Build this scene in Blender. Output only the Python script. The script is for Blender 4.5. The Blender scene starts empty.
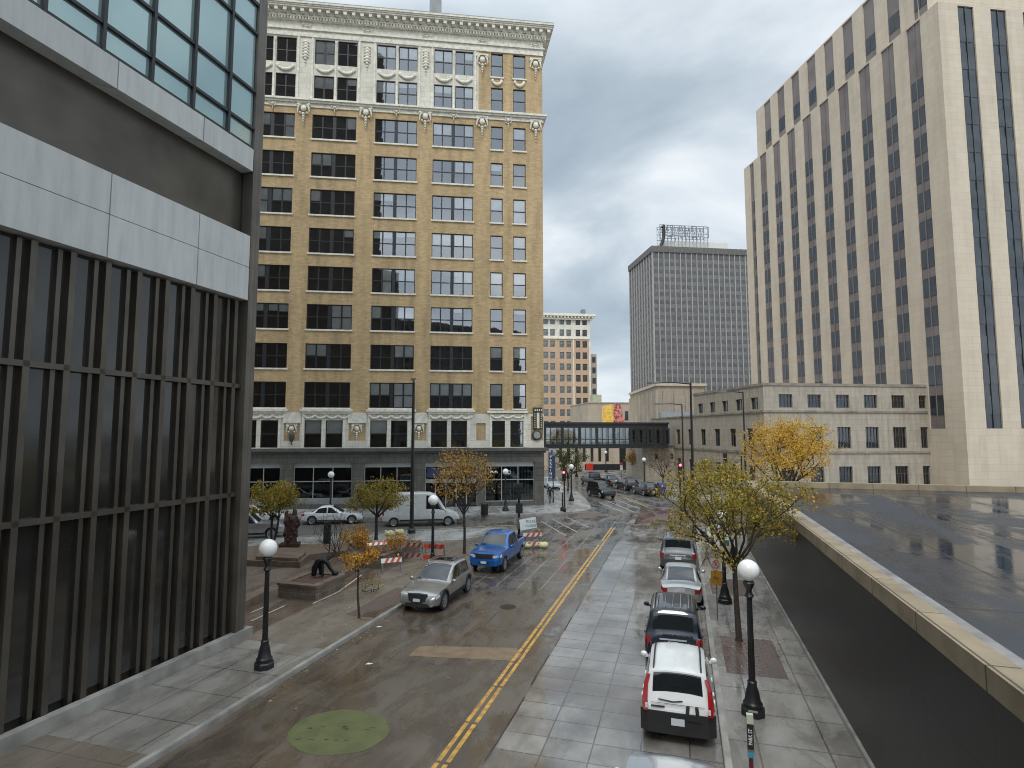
import bpy, bmesh, math, random
from math import radians as R, pi, sin, cos, atan, atan2, hypot, sqrt
from mathutils import Vector, Matrix, noise as mnoise
random.seed(7)
sc = bpy.context.scene
COL = sc.collection
# ------------------------------------------------------------------ camera, sky, sun, exposure
F = 577.0; HC = 7.5; PT = atan(49/577.0)
cam = bpy.data.cameras.new('camera'); cam.sensor_width = 36; cam.lens = F/1024*36
cam.clip_start = .1; cam.clip_end = 5000
co = bpy.data.objects.new('camera', cam); COL.objects.link(co)
co.location = (0, 0, HC); co.rotation_euler = (pi/2+PT, 0, 0); sc.camera = co
SUN_EL, SUN_AZ = R(52), R(200)          # azimuth from +Y clockwise: behind the camera
w = bpy.data.worlds.new('World'); sc.world = w; w.use_nodes = True
nt = w.node_tree; nt.nodes.clear()
def N(nt, t, **k):
    n = nt.nodes.new(t)
    for a, b in k.items():
        if a.startswith('i_'): n.inputs[a[2:].replace('_', ' ')].default_value = b
        else: setattr(n, a, b)
    return n
L_ = lambda nt, a, b: nt.links.new(a, b)
def math_(nt, op, a, b=None, c=None, clamp=False):
    n = nt.nodes.new('ShaderNodeMath'); n.operation = op; n.use_clamp = clamp
    for i, v in enumerate((a, b, c)):
        if v is None: continue
        if isinstance(v, (int, float)): n.inputs[i].default_value = v
        else: nt.links.new(v, n.inputs[i])
    return n.outputs[0]
def ramp(nt, fac, stops):
    r = nt.nodes.new('ShaderNodeValToRGB'); e = r.color_ramp.elements
    while len(e) < len(stops): e.new(.5)
    for i, (p, c) in enumerate(stops):
        e[i].position = p; e[i].color = (*c, 1) if len(c) == 3 else c
    nt.links.new(fac, r.inputs[0]); return r.outputs[0]
def mixc(nt, fac, a, b, mode='MIX'):
    m = nt.nodes.new('ShaderNodeMix'); m.data_type = 'RGBA'; m.blend_type = mode
    for i, v in ((0, fac), (6, a), (7, b)):
        if isinstance(v, (int, float)): m.inputs[i].default_value = v
        elif isinstance(v, tuple): m.inputs[i].default_value = (*v, 1) if len(v) == 3 else v
        else: nt.links.new(v, m.inputs[i])
    return m.outputs[2]
sky = N(nt, 'ShaderNodeTexSky', sky_type='NISHITA', sun_disc=False, sun_elevation=SUN_EL, sun_rotation=SUN_AZ)
tc = N(nt, 'ShaderNodeTexCoord'); sep = N(nt, 'ShaderNodeSeparateXYZ'); L_(nt, tc.outputs['Generated'], sep.inputs[0])
SKD = .45; SKO = (6.5, -.6, 0); SKR = 25; SKS = (1.0, 1.3, 1); SKN = 1.9
# cloud sheet seen from below: direction projected on a flat layer
den = math_(nt, 'ADD', math_(nt, 'MAXIMUM', sep.outputs[2], 0.0), SKD)
cx = math_(nt, 'DIVIDE', sep.outputs[0], den); cy = math_(nt, 'DIVIDE', sep.outputs[1], den)
cmb = N(nt, 'ShaderNodeCombineXYZ'); L_(nt, cx, cmb.inputs[0]); L_(nt, cy, cmb.inputs[1])
mp = N(nt, 'ShaderNodeMapping'); mp.inputs['Location'].default_value = SKO; mp.inputs['Rotation'].default_value = (0, 0, R(SKR)); mp.inputs['Scale'].default_value = SKS
L_(nt, cmb.outputs[0], mp.inputs[0])
n1 = N(nt, 'ShaderNodeTexNoise'); n1.inputs['Scale'].default_value = SKN; n1.inputs['Detail'].default_value = 9; n1.inputs['Roughness'].default_value = .52; n1.inputs['Distortion'].default_value = .35
L_(nt, mp.outputs[0], n1.inputs[0])
cloud = ramp(nt, n1.outputs[0], [(.30, (3.8, 4.65, 5.45)), (.42, (5.0, 5.9, 6.75)), (.50, (6.2, 7.1, 7.9)), (.57, (7.6, 8.35, 9.0)), (.67, (9.6, 10.1, 10.5))])
cs = nt.nodes.new('ShaderNodeVectorMath'); cs.operation = 'SCALE'; L_(nt, cloud, cs.inputs[0])
# overcast sky: brighter overhead and on the sun's side
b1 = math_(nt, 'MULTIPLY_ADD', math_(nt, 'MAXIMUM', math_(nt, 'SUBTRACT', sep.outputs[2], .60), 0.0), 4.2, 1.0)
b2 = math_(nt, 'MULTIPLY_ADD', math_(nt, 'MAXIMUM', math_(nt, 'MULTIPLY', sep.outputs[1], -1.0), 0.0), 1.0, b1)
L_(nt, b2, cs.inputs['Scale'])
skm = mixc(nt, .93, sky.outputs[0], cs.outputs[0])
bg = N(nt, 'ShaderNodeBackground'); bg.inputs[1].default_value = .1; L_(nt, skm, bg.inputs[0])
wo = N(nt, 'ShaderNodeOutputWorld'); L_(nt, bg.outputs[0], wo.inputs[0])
sl = bpy.data.lights.new('sun', 'SUN'); sl.energy = 1.5; sl.angle = R(18); sl.color = (1, .96, .9)
so = bpy.data.objects.new('sun', sl); COL.objects.link(so)
sd = Vector((sin(SUN_AZ)*cos(SUN_EL), cos(SUN_AZ)*cos(SUN_EL), sin(SUN_EL)))
so.rotation_euler = sd.to_track_quat('Z', 'Y').to_euler()
sc.view_settings.view_transform = 'Standard'; sc.view_settings.look = 'None'
sc.view_settings.exposure = 0.0; sc.view_settings.gamma = 1
sc.render.engine = 'CYCLES'
sc.cycles.max_bounces = 6; sc.cycles.transparent_max_bounces = 12; sc.cycles.glossy_bounces = 3; sc.cycles.diffuse_bounces = 3
sc.cycles.use_denoising = True; sc.cycles.filter_width = 1.05; sc.cycles.sample_clamp_indirect = 5

# ------------------------------------------------------------------ coordinates
def at(u, v, z=0.0):
    zc = 384-v; dx, dy, dz = u-512, F*cos(PT)-zc*sin(PT), F*sin(PT)+zc*cos(PT)
    t = (z-HC)/dz; return Vector((dx*t, dy*t, z))
def atY(u, Y, z=0.0):
    # ground point in pixel column u at depth Y
    zz = z-HC; f = Y*cos(PT)+zz*sin(PT); return Vector(((u-512)/F*f, Y, z))
SN = Vector((.9595, -.2817, 0)); SS = Vector((.2817, .9595, 0))     # near street: across, along
def st(n, s, z=0.0): return SN*n+SS*s+Vector((0, 0, z))
ST_ROT = atan2(SS.y, SS.x)-pi/2
GA = Vector((.9922, .1247, 0)).normalized(); GB = Vector((-GA.y, GA.x, 0)); G_ROT = atan2(GA.y, GA.x)
KH = .13

# ------------------------------------------------------------------ materials
MATS = {}
def pmat(name, col, rough=.6, metal=0, var=.12, vscale=2.0, bump=0, bscale=20, spec=.5, coat=0, rvar=0, detail=4, dark=None):
    if name in MATS: return MATS[name]
    m = bpy.data.materials.new(name); m.use_nodes = True; t = m.node_tree
    p = t.nodes['Principled BSDF']; p.inputs['Metallic'].default_value = metal
    p.inputs['Specular IOR Level'].default_value = spec; p.inputs['Coat Weight'].default_value = coat; p.inputs['Coat Roughness'].default_value = .04
    o = N(t, 'ShaderNodeTexCoord')
    n = N(t, 'ShaderNodeTexNoise'); n.inputs['Scale'].default_value = vscale; n.inputs['Detail'].default_value = detail
    L_(t, o.outputs['Object'], n.inputs[0])
    lo = tuple(c*(1-var) for c in col); hi = tuple(min(1, c*(1+var)) for c in col)
    if dark: lo = dark
    c = ramp(t, n.outputs[0], [(.3, lo), (.7, hi)])
    L_(t, c, p.inputs['Base Color'])
    if rvar:
        L_(t, math_(t, 'MULTIPLY_ADD', n.outputs[0], rvar*2, rough-rvar), p.inputs['Roughness'])
    else: p.inputs['Roughness'].default_value = rough
    if bump:
        n2 = N(t, 'ShaderNodeTexNoise'); n2.inputs['Scale'].default_value = bscale; n2.inputs['Detail'].default_value = 4; L_(t, o.outputs['Object'], n2.inputs[0])
        b = N(t, 'ShaderNodeBump'); b.inputs['Strength'].default_value = bump; b.inputs['Distance'].default_value = .02
        L_(t, n2.outputs[0], b.inputs['Height']); L_(t, b.outputs[0], p.inputs['Normal'])
    MATS[name] = m; return m
def brickmat(name, c1, c2, mortar, bw, rh, ms, rough=.8, wet=0, offset=.5, stain=.25, sscale=.35, vertical=False, wlo=.06, whi=.5, wscale=.5, tint=None, msmooth=.1, bumps=.3, streak=False, tmix=.5):
    m = bpy.data.materials.new(name); m.use_nodes = True; t = m.node_tree; p = t.nodes['Principled BSDF']
    o = N(t, 'ShaderNodeTexCoord'); src = o.outputs['Object']
    if vertical:   # wall faces: use x+y as the horizontal run, z as height
        s = N(t, 'ShaderNodeSeparateXYZ'); L_(t, src, s.inputs[0]); c = N(t, 'ShaderNodeCombineXYZ')
        L_(t, math_(t, 'ADD', s.outputs[0], s.outputs[1]), c.inputs[0]); L_(t, s.outputs[2], c.inputs[1]); v = c.outputs[0]
    else: v = src
    b = N(t, 'ShaderNodeTexBrick'); b.offset = offset
    b.inputs['Color1'].default_value = (*c1, 1); b.inputs['Color2'].default_value = (*c2, 1); b.inputs['Mortar'].default_value = (*mortar, 1)
    b.inputs['Scale'].default_value = 1; b.inputs['Brick Width'].default_value = bw; b.inputs['Row Height'].default_value = rh
    b.inputs['Mortar Size'].default_value = ms; b.inputs['Mortar Smooth'].default_value = msmooth; L_(t, v, b.inputs[0])
    n = N(t, 'ShaderNodeTexNoise'); n.inputs['Scale'].default_value = sscale; n.inputs['Detail'].default_value = 6; n.inputs['Roughness'].default_value = .62
    if streak:
        mpp = N(t, 'ShaderNodeMapping'); mpp.inputs['Scale'].default_value = (3.5, 3.5, .5); L_(t, src, mpp.inputs[0]); L_(t, mpp.outputs[0], n.inputs[0])
    else: L_(t, src, n.inputs[0])
    f = ramp(t, n.outputs[0], [(.3, (1-stain,)*3), (.5, (1-.25*stain,)*3), (.72, (1+stain*.3,)*3)])
    c = mixc(t, 1.0, b.outputs[0], f, 'MULTIPLY')
    if tint:
        n3 = N(t, 'ShaderNodeTexNoise'); n3.inputs['Scale'].default_value = .22; n3.inputs['Detail'].default_value = 3; L_(t, src, n3.inputs[0])
        c = mixc(t, ramp(t, n3.outputs[0], [(.45, (0,)*3), (.62, (1,)*3)]), c, tint)
        c = mixc(t, 1-tmix, c, mixc(t, 1.0, b.outputs[0], f, 'MULTIPLY'))
    L_(t, c, p.inputs['Base Color'])
    if wet:
        mp4 = N(t, 'ShaderNodeMapping'); mp4.inputs['Scale'].default_value = (1.0, .38, 1); L_(t, src, mp4.inputs[0])
        n4 = N(t, 'ShaderNodeTexNoise'); n4.inputs['Scale'].default_value = wscale*1.3; n4.inputs['Detail'].default_value = 8; n4.inputs['Roughness'].default_value = .68; n4.inputs['Distortion'].default_value = .5; L_(t, mp4.outputs[0], n4.inputs[0])
        pud = ramp(t, n4.outputs[0], [(.42, (1,)*3), (.58, (0,)*3)])      # 1 = standing film of water
        r = math_(t, 'MULTIPLY_ADD', pud, wlo-whi, whi)
        r2 = math_(t, 'ADD', r, math_(t, 'MULTIPLY', b.outputs[1], .10), clamp=True)
        L_(t, r2, p.inputs['Roughness']); p.inputs['IOR'].default_value = 1.5+.5*wet; p.inputs['Specular IOR Level'].default_value = .5
        L_(t, mixc(t, math_(t, 'MULTIPLY', pud, .42*min(1, wet+.2)), c, mixc(t, 1.0, c, (.42, .40, .38), 'MULTIPLY')), p.inputs['Base Color'])
    else: p.inputs['Roughness'].default_value = rough
    bp = N(t, 'ShaderNodeBump'); bp.inputs['Strength'].default_value = bumps; bp.inputs['Distance'].default_value = .012; bp.invert = True
    n5 = N(t, 'ShaderNodeTexNoise'); n5.inputs['Scale'].default_value = 9; n5.inputs['Detail'].default_value = 5; L_(t, src, n5.inputs[0])
    L_(t, math_(t, 'MULTIPLY_ADD', n5.outputs[0], .22 if wet else .5, b.outputs[1]), bp.inputs['Height']); L_(t, bp.outputs[0], p.inputs['Normal'])
    MATS[name] = m; return m
def glassmat(name, refl=.2, tint=(.6, .66, .68), gcol=(.9, .95, 1)):
    m = bpy.data.materials.new(name); m.use_nodes = True; t = m.node_tree; t.nodes.clear()
    o = N(t, 'ShaderNodeOutputMaterial'); mx = N(t, 'ShaderNodeMixShader'); tr = N(t, 'ShaderNodeBsdfTransparent'); g = N(t, 'ShaderNodeBsdfGlossy')
    tr.inputs[0].default_value = (*tint, 1); g.inputs[0].default_value = (*gcol, 1); g.inputs['Roughness'].default_value = .02
    lw = N(t, 'ShaderNodeFresnel'); lw.inputs[0].default_value = 1.5
    tcx = N(t, 'ShaderNodeTexCoord'); nn = N(t, 'ShaderNodeTexNoise'); nn.inputs['Scale'].default_value = .9; L_(t, tcx.outputs['Object'], nn.inputs[0])
    bb = N(t, 'ShaderNodeBump'); bb.inputs['Strength'].default_value = .05; bb.inputs['Distance'].default_value = .05; L_(t, nn.outputs[0], bb.inputs['Height']); L_(t, bb.outputs[0], g.inputs['Normal'])
    L_(t, math_(t, 'MULTIPLY_ADD', lw.outputs[0], 1-refl, refl, clamp=True), mx.inputs[0])
    L_(t, tr.outputs[0], mx.inputs[1]); L_(t, g.outputs[0], mx.inputs[2]); L_(t, mx.outputs[0], o.inputs[0])
    MATS[name] = m; return m
def leafmat(name, stops, rough=.55):
    m = bpy.data.materials.new(name); m.use_nodes = True; t = m.node_tree; p = t.nodes['Principled BSDF']
    g = N(t, 'ShaderNodeNewGeometry'); c = ramp(t, g.outputs['Random Per Island'], stops); L_(t, c, p.inputs['Base Color']); p.inputs['Roughness'].default_value = rough
    tl = N(t, 'ShaderNodeBsdfTranslucent'); L_(t, c, tl.inputs[0]); mx = N(t, 'ShaderNodeMixShader'); mx.inputs[0].default_value = .35
    L_(t, p.outputs[0], mx.inputs[1]); L_(t, tl.outputs[0], mx.inputs[2]); L_(t, mx.outputs[0], t.nodes['Material Output'].inputs[0])
    MATS[name] = m; return m
def emat(name, col, s):
    m = bpy.data.materials.new(name); m.use_nodes = True; p = m.node_tree.nodes['Principled BSDF']
    p.inputs['Base Color'].default_value = (*col, 1); p.inputs['Emission Color'].default_value = (*col, 1); p.inputs['Emission Strength'].default_value = s
    MATS[name] = m; return m

BRICK = brickmat('tan brick', (.61, .435, .225), (.47, .33, .17), (.46, .35, .21), .42, .14, .012, stain=.34, sscale=.28, streak=True, vertical=True, bumps=.2)
TERRA = brickmat('cream terracotta', (.78, .74, .63), (.72, .68, .57), (.46, .43, .36), 1.1, .55, .012, stain=.25, sscale=.5, vertical=True, bumps=.15)
TERRAP = pmat('cream terracotta ornament', (.76, .72, .61), .7, var=.18, vscale=3, bump=.2, bscale=14)
GSTONE = brickmat('grey ground floor stone', (.135, .126, .105), (.10, .094, .08), (.045, .042, .037), 1.25, .62, .015, stain=.4, sscale=.8, vertical=True, bumps=.3, streak=True)
GSTONEP = pmat('grey stone trim', (.10, .096, .086), .75, var=.25, vscale=1.5, bump=.2)
LIME = brickmat('limestone', (.43, .375, .30), (.39, .34, .275), (.27, .235, .19), 1.3, .65, .01, stain=.32, sscale=.7, vertical=True, bumps=.15, streak=True)
LIME2 = brickmat('pale limestone', (.62, .53, .41), (.58, .49, .38), (.40, .35, .28), 1.6, .8, .01, stain=.15, sscale=.2, vertical=True, bumps=.1, streak=True)
WALLTAN = brickmat('tan wall panel', (.50, .42, .33), (.46, .39, .30), (.34, .29, .23), 1.0, .5, .01, stain=.2, sscale=.3, vertical=True)
PINKBRICK = brickmat('salmon brick', (.58, .40, .27), (.51, .34, .22), (.5, .36, .24), .5, .2, .015, stain=.2, sscale=.2, vertical=True)
DARKFR = pmat('dark window frame', (.022, .024, .026), .45, var=.2)
BACK = pmat('dim room', (.018, .02, .024), .9, var=.5, vscale=.6)
BLIND = pmat('pale blind', (.74, .74, .72), .8, var=.12, vscale=1.2)
GLASS = glassmat('window glass', .20, tint=(.93, .95, .95), gcol=(.96, .97, 1))
GLASSD = glassmat('shop glass', .06, tint=(.5, .58, .58))
CARGLASS = pmat('dark car glass', (.012, .015, .017), .03, var=.1, spec=.9)
BRONZE = pmat('dark bronze cladding', (.105, .092, .075), .35, metal=.55, var=.25, vscale=.7)
ALU = pmat('aluminium frame', (.42, .43, .41), .4, metal=.3, var=.1)
BLACK = pmat('black painted iron', (.014, .014, .015), .38, var=.3, vscale=8)
STEEL = pmat('grey steel', (.20, .21, .21), .45, metal=.5, var=.2)
RUBBER = pmat('tyre rubber', (.016, .016, .017), .8, var=.3)
ALLOY = pmat('alloy wheel', (.42, .43, .44), .3, metal=.8, var=.1)
PLASTIC = pmat('black plastic trim', (.022, .022, .023), .6, var=.2)
CHROME = pmat('bright chrome', (.62, .63, .65), .15, metal=1, var=.05)
LENS = pmat('clear lamp lens', (.62, .66, .68), .12, var=.1, spec=.8)
REDLENS = pmat('red lamp lens', (.32, .010, .012), .15, var=.2, vscale=12, spec=.7)
PLATE = pmat('plate', (.62, .66, .70), .5, var=.05)
GLOBE = pmat('white globe', (.86, .86, .83), .3, var=.03, vscale=4)
BARK = pmat('bark', (.045, .036, .03), .9, var=.45, vscale=9, bump=.6, bscale=25)
KERB = pmat('kerb stone', (.30, .29, .265), .35, var=.3, vscale=1.6, bump=.2, rvar=.15)
YEL = pmat('yellow line paint', (.58, .32, .05), .45, var=.3, vscale=5, dark=(.24, .15, .07), detail=8)
WHT = pmat('white line paint', (.42, .42, .41), .4, var=.25, vscale=5, detail=8, dark=(.36, .35, .34))
SOIL = pmat('damp soil', (.10, .055, .04), .9, var=.4, vscale=5, bump=.5)
LEAD = pmat('flat roof', (.19, .19, .18), .7, var=.2, vscale=.6)
def text_mesh(s, size, ext=.01, bold=0):
    c = bpy.data.curves.new('lettering', 'FONT'); c.body = s; c.size = size; c.extrude = ext; c.align_x = 'CENTER'; c.align_y = 'CENTER'; c.offset = bold
    o = bpy.data.objects.new('lettering', c); COL.objects.link(o)
    dg = bpy.context.evaluated_depsgraph_get(); me = bpy.data.meshes.new_from_object(o.evaluated_get(dg))
    bpy.data.objects.remove(o); bpy.data.curves.remove(c); return me

# ------------------------------------------------------------------ mesh builder
class MB:
    def __init__(s, M=None): s.v = []; s.f = []; s.mi = []; s.M = M or Matrix.Identity(4); s.cur = 0
    def add(s, vs, fs):
        b = len(s.v); s.v += [s.M @ Vector(p) for p in vs]; s.f += [tuple(b+i for i in f) for f in fs]; s.mi += [s.cur]*len(fs); return s
    def box(s, x0, x1, y0, y1, z0, z1):
        vs = [(x, y, z) for z in (z0, z1) for y in (y0, y1) for x in (x0, x1)]
        return s.add(vs, [(0, 2, 3, 1), (4, 5, 7, 6), (0, 1, 5, 4), (1, 3, 7, 5), (3, 2, 6, 7), (2, 0, 4, 6)])
    def quad(s, *p): return s.add(p, [(0, 1, 2, 3)])
    def prism(s, poly, z0, z1):
        n = len(poly); vs = [(p[0], p[1], z0) for p in poly]+[(p[0], p[1], z1) for p in poly]
        return s.add(vs, [tuple(range(n))[::-1], tuple(range(n, 2*n))]+[(i, (i+1) % n, n+(i+1) % n, n+i) for i in range(n)])
    def tube(s, pts, rs, n=8, cap=True):
        pts = [Vector(p) for p in pts]
        if not hasattr(rs, '__len__'): rs = [rs]*len(pts)
        vs = []; fs = []; up = Vector((0, 0, 1)); u = None
        for i, p in enumerate(pts):
            d = (pts[min(i+1, len(pts)-1)]-pts[max(i-1, 0)]).normalized()
            if u is None:
                u = d.cross(up) if abs(d.z) < .95 else d.cross(Vector((1, 0, 0)))
            u = (u-d*u.dot(d)).normalized(); v = d.cross(u)
            for k in range(n): a = 2*pi*k/n; vs.append(p+(u*cos(a)+v*sin(a))*rs[i])
        for i in range(len(pts)-1):
            for k in range(n): fs.append((i*n+k, i*n+(k+1) % n, (i+1)*n+(k+1) % n, (i+1)*n+k))
        if cap: fs.append(tuple(range(n))[::-1]); fs.append(tuple(range((len(pts)-1)*n, len(pts)*n)))
        return s.add(vs, fs)
    def lathe(s, prof, n=16, c=(0, 0, 0), flute=0):
        vs = []; fs = []
        for i, (r, z) in enumerate(prof):
            for k in range(n):
                a = 2*pi*k/n; rr = r*(1-(flute if k % 2 else 0)); vs.append((c[0]+rr*cos(a), c[1]+rr*sin(a), c[2]+z))
        for i in range(len(prof)-1):
            for k in range(n): fs.append((i*n+k, i*n+(k+1) % n, (i+1)*n+(k+1) % n, (i+1)*n+k))
        fs.append(tuple(range(n))[::-1]); fs.append(tuple(range((len(prof)-1)*n, len(prof)*n)))
        return s.add(vs, fs)
    def ball(s, c, r, n=12, m=8, sx=1, sy=1, sz=1):
        vs = [(c[0], c[1], c[2]-r*sz)]
        for i in range(1, m):
            a = -pi/2+pi*i/m
            for k in range(n): b = 2*pi*k/n; vs.append((c[0]+r*sx*cos(a)*cos(b), c[1]+r*sy*cos(a)*sin(b), c[2]+r*sz*sin(a)))
        vs.append((c[0], c[1], c[2]+r*sz)); fs = [(0, 1+(k+1) % n, 1+k) for k in range(n)]
        for i in range(m-2):
            for k in range(n): fs.append((1+i*n+k, 1+i*n+(k+1) % n, 1+(i+1)*n+(k+1) % n, 1+(i+1)*n+k))
        t = len(vs)-1; fs += [(1+(m-2)*n+k, 1+(m-2)*n+(k+1) % n, t) for k in range(n)]
        return s.add(vs, fs)
    def mesh(s, name, mats, smooth=False):
        me = bpy.data.meshes.new(name); me.from_pydata(s.v, [], s.f)
        mats = mats if isinstance(mats, (list, tuple)) else [mats]
        for m in mats: me.materials.append(m)
        if len(mats) > 1: me.polygons.foreach_set('material_index', s.mi)
        me.update()
        if smooth:
            me.polygons.foreach_set('use_smooth', [True]*len(me.polygons))
            me.set_sharp_from_angle(angle=R(smooth if smooth is not True else 38))
        return me
    def build(s, name, mats, parent=None, smooth=False):
        return link(name, s.mesh(name, mats, smooth), parent)
def link(name, me, parent=None, loc=None, rz=None):
    o = bpy.data.objects.new(name, me); COL.objects.link(o)
    if parent: o.parent = parent
    if loc is not None: o.location = loc
    if rz is not None: o.rotation_euler.z = rz
    return o
def tag(o, label=None, cat=None, group=None, kind=None):
    for k, v in (('label', label), ('category', cat), ('group', group), ('kind', kind)):
        if v: o[k] = v
    return o
def empty(name, loc, rz=0, label=None, cat=None, group=None):
    o = bpy.data.objects.new(name, None); COL.objects.link(o); o.location = loc; o.rotation_euler.z = rz; o.empty_display_size = .3
    return tag(o, label, cat, group)
def copy_tree(o, parent=None):
    c = o.copy(); COL.objects.link(c); c.parent = parent
    for ch in [x for x in list(o.children)]: copy_tree(ch, c)
    return c
CH = {}
def children_fast(): pass

# ================================================================== SETTING: ground, road, blocks
def poly_sheet(name, pts, z, mat, rz=0.0, kind='structure', thick=None):
    """polygon given in world coordinates, stored in a frame turned by rz so that textures follow the street"""
    M = Matrix.Rotation(-rz, 4, 'Z'); b = MB(M)
    P = [(p[0], p[1], z) for p in pts]
    if thick: b.prism([(p[0], p[1]) for p in pts], z-thick, z)
    else: b.add(P, [tuple(range(len(P)))])
    o = b.build(name, mat); o.rotation_euler.z = rz
    if kind: o['kind'] = kind
    return o
ASPH = pmat('distant ground', (.12, .115, .105), .6, var=.3, vscale=.1)
poly_sheet('ground', [(-1500, -300), (1500, -300), (1500, 2500), (-1500, 2500)], -.02, ASPH)
RL = brickmat('tan-reflection street concrete', (.13, .10, .074), (.108, .084, .063), (.058, .05, .042), 1.9, 3.6, .02, wet=.9, offset=0, stain=.45, sscale=.55, wlo=.10, whi=.42, wscale=.8, bumps=.25, tint=(.10, .092, .078))  # darker and browner: tan block's reflection put into the base colour
RR = brickmat('sky-shine street slabs', (.33, .315, .29), (.23, .215, .195), (.11, .102, .092), 1.12, .86, .018, wet=1, offset=0, stain=.5, sscale=.7, wlo=.04, whi=.26, wscale=.9, bumps=.22, tint=(.10, .078, .058), tmix=.85)  # paler grey: sky shine on the wet lane put into the base colour
RX = brickmat('intersection slabs', (.115, .102, .085), (.09, .08, .068), (.27, .26, .24), 1.12, 1.72, .035, wet=1, offset=0, stain=.45, sscale=.4, wlo=.07, whi=.38, wscale=.6, bumps=.3, tint=(.12, .095, .07))
RC = brickmat('cross street concrete', (.155, .145, .13), (.14, .13, .115), (.075, .07, .06), 3.6, 4.0, .02, wet=1, offset=0, stain=.35, sscale=.4, wlo=.09, whi=.4, wscale=.5)
NL, NC, NR = -11.78, -5.43, .74
# cross street and the street beyond it lie on one sheet, the near street sheets butt against it
cut = 44.0
poly_sheet('cross_street_road', [(-95, 20), tuple(st(-60, cut)[:2]), tuple(st(40, cut)[:2]), (95, 50), (95, 75), (60, 140), (0, 140), (-95, 60)], -.006, RC, G_ROT)
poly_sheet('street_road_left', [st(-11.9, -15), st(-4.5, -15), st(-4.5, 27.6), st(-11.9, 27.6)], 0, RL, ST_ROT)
poly_sheet('street_road_far', [st(-13, 27.6), st(-4.5, 27.6), st(-4.5, 56), st(-9, 52), st(-13, 47.5)], 0, RX, ST_ROT)
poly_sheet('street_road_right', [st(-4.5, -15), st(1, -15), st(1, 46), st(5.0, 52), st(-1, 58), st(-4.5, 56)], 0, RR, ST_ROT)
# painted lines
def strip(b, p, q, wd, z=.005, j=.0):
    p = Vector((p[0], p[1], 0)); q = Vector((q[0], q[1], 0)); d = (q-p).normalized(); nn = Vector((-d.y, d.x, 0))*wd/2; up = Vector((0, 0, z))
    b.add([p-nn+up, q-nn+up, q+nn+up, p+nn+up], [(0, 1, 2, 3)])
yl = MB(); s = -10
while s < 45.5:
    l = random.uniform(1.2, 3.4)
    for k in (-1, 1):
        if s > 5 and random.random() < .93 or s < 5:
            strip(yl, st(NC+k*.11+random.uniform(-.012, .012), s), st(NC+k*.11, s+l-random.uniform(.03, .10)), .115)
    s += l
tag(yl.build('yellow_centre_line', YEL), kind='structure')
wl = MB(); fy = MB()
for u0, v0, u1, v1 in ((614, 499, 640, 509), (606, 500.5, 634, 512), (622, 497.5, 648, 507.2), (600, 503, 624, 512.5)):
    strip(wl, at(u0, v0), at(u1, v1), .13)
strip(fy, at(618.5, 496.2), at(650, 506.5), .10); strip(fy, at(620.5, 496.0), at(652, 506.1), .10)
fy.build('far_yellow_line', YEL)['kind'] = 'structure'
for (a, c) in (((552, 519), (577, 532)), ((541, 521), (566, 536)), ((566, 517), (588, 527))): strip(wl, at(*a), at(*c), .09)
wl.build('white_road_line', WHT)['kind'] = 'structure'
XW = brickmat('red brown paver band', (.17, .085, .06), (.14, .075, .055), (.08, .06, .05), .5, .25, .02, wet=.8, stain=.35, wlo=.1, whi=.4)
poly_sheet('paver_crosswalk', [at(640, 509.5), at(700, 509), at(712, 523), at(634, 524)], .004, XW, ST_ROT)
poly_sheet('paver_crosswalk', [at(572, 513.5), at(606, 512), at(594, 518), at(560, 519.5)], .004, XW, ST_ROT)
PATCH = pmat('warm patch of newer concrete', (.215, .155, .10), .32, var=.2, vscale=3, rvar=.1, bump=.2)
poly_sheet('road_patch', [at(408, 656), at(515, 661), at(522, 655), at(517, 648), at(420, 646)], .004, PATCH, ST_ROT)
# flat green disc on the road with darker broken dashes
GRN = pmat('green disc', (.115, .125, .048), .5, var=.1, vscale=2, dark=(.092, .10, .042), detail=6, bump=.3, rvar=.12)
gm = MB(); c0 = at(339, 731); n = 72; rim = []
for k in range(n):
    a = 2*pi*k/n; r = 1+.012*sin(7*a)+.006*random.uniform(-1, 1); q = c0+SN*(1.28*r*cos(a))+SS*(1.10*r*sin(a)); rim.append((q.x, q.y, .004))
gm.add(rim, [tuple(range(n))]); gm.build('green_disc', GRN)['kind'] = 'structure'
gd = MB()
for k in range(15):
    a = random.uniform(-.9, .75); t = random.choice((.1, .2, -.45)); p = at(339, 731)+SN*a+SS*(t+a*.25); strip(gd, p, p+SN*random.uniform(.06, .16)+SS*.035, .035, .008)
gd.build('green_disc_dashes', pmat('dark dash', (.06, .075, .03), .6))['kind'] = 'structure'
# blocks with kerbs
def arc(cx, cy, r, a0, a1, n=8): return [(cx+r*cos(R(a0+(a1-a0)*i/n)), cy+r*sin(R(a0+(a1-a0)*i/n))) for i in range(n+1)]
SWALK = brickmat('sidewalk concrete', (.30, .285, .26), (.26, .245, .22), (.10, .095, .085), 1.55, 1.55, .022, wet=1, offset=0, stain=.35, sscale=.8, wlo=.09, whi=.45, wscale=.7, tint=(.23, .20, .165))
SWBR = brickmat('brown sidewalk concrete', (.215, .18, .14), (.195, .163, .125), (.11, .095, .08), 1.75, 1.75, .016, wet=.4, offset=0, stain=.3, sscale=.7, wlo=.2, whi=.55, tint=(.18, .15, .12))
SWWH = brickmat('pale wet concrete', (.42, .42, .405), (.38, .38, .365), (.22, .22, .2), 1.6, 1.6, .02, wet=1, offset=0, stain=.25, sscale=.5, wlo=.14, whi=.45)
PLZ = brickmat('plaza brick paving', (.17, .115, .082), (.15, .10, .072), (.10, .075, .058), .21, .105, .008, wet=.5, stain=.35, sscale=.5, wlo=.25, whi=.6, tint=(.15, .115, .09))
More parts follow.
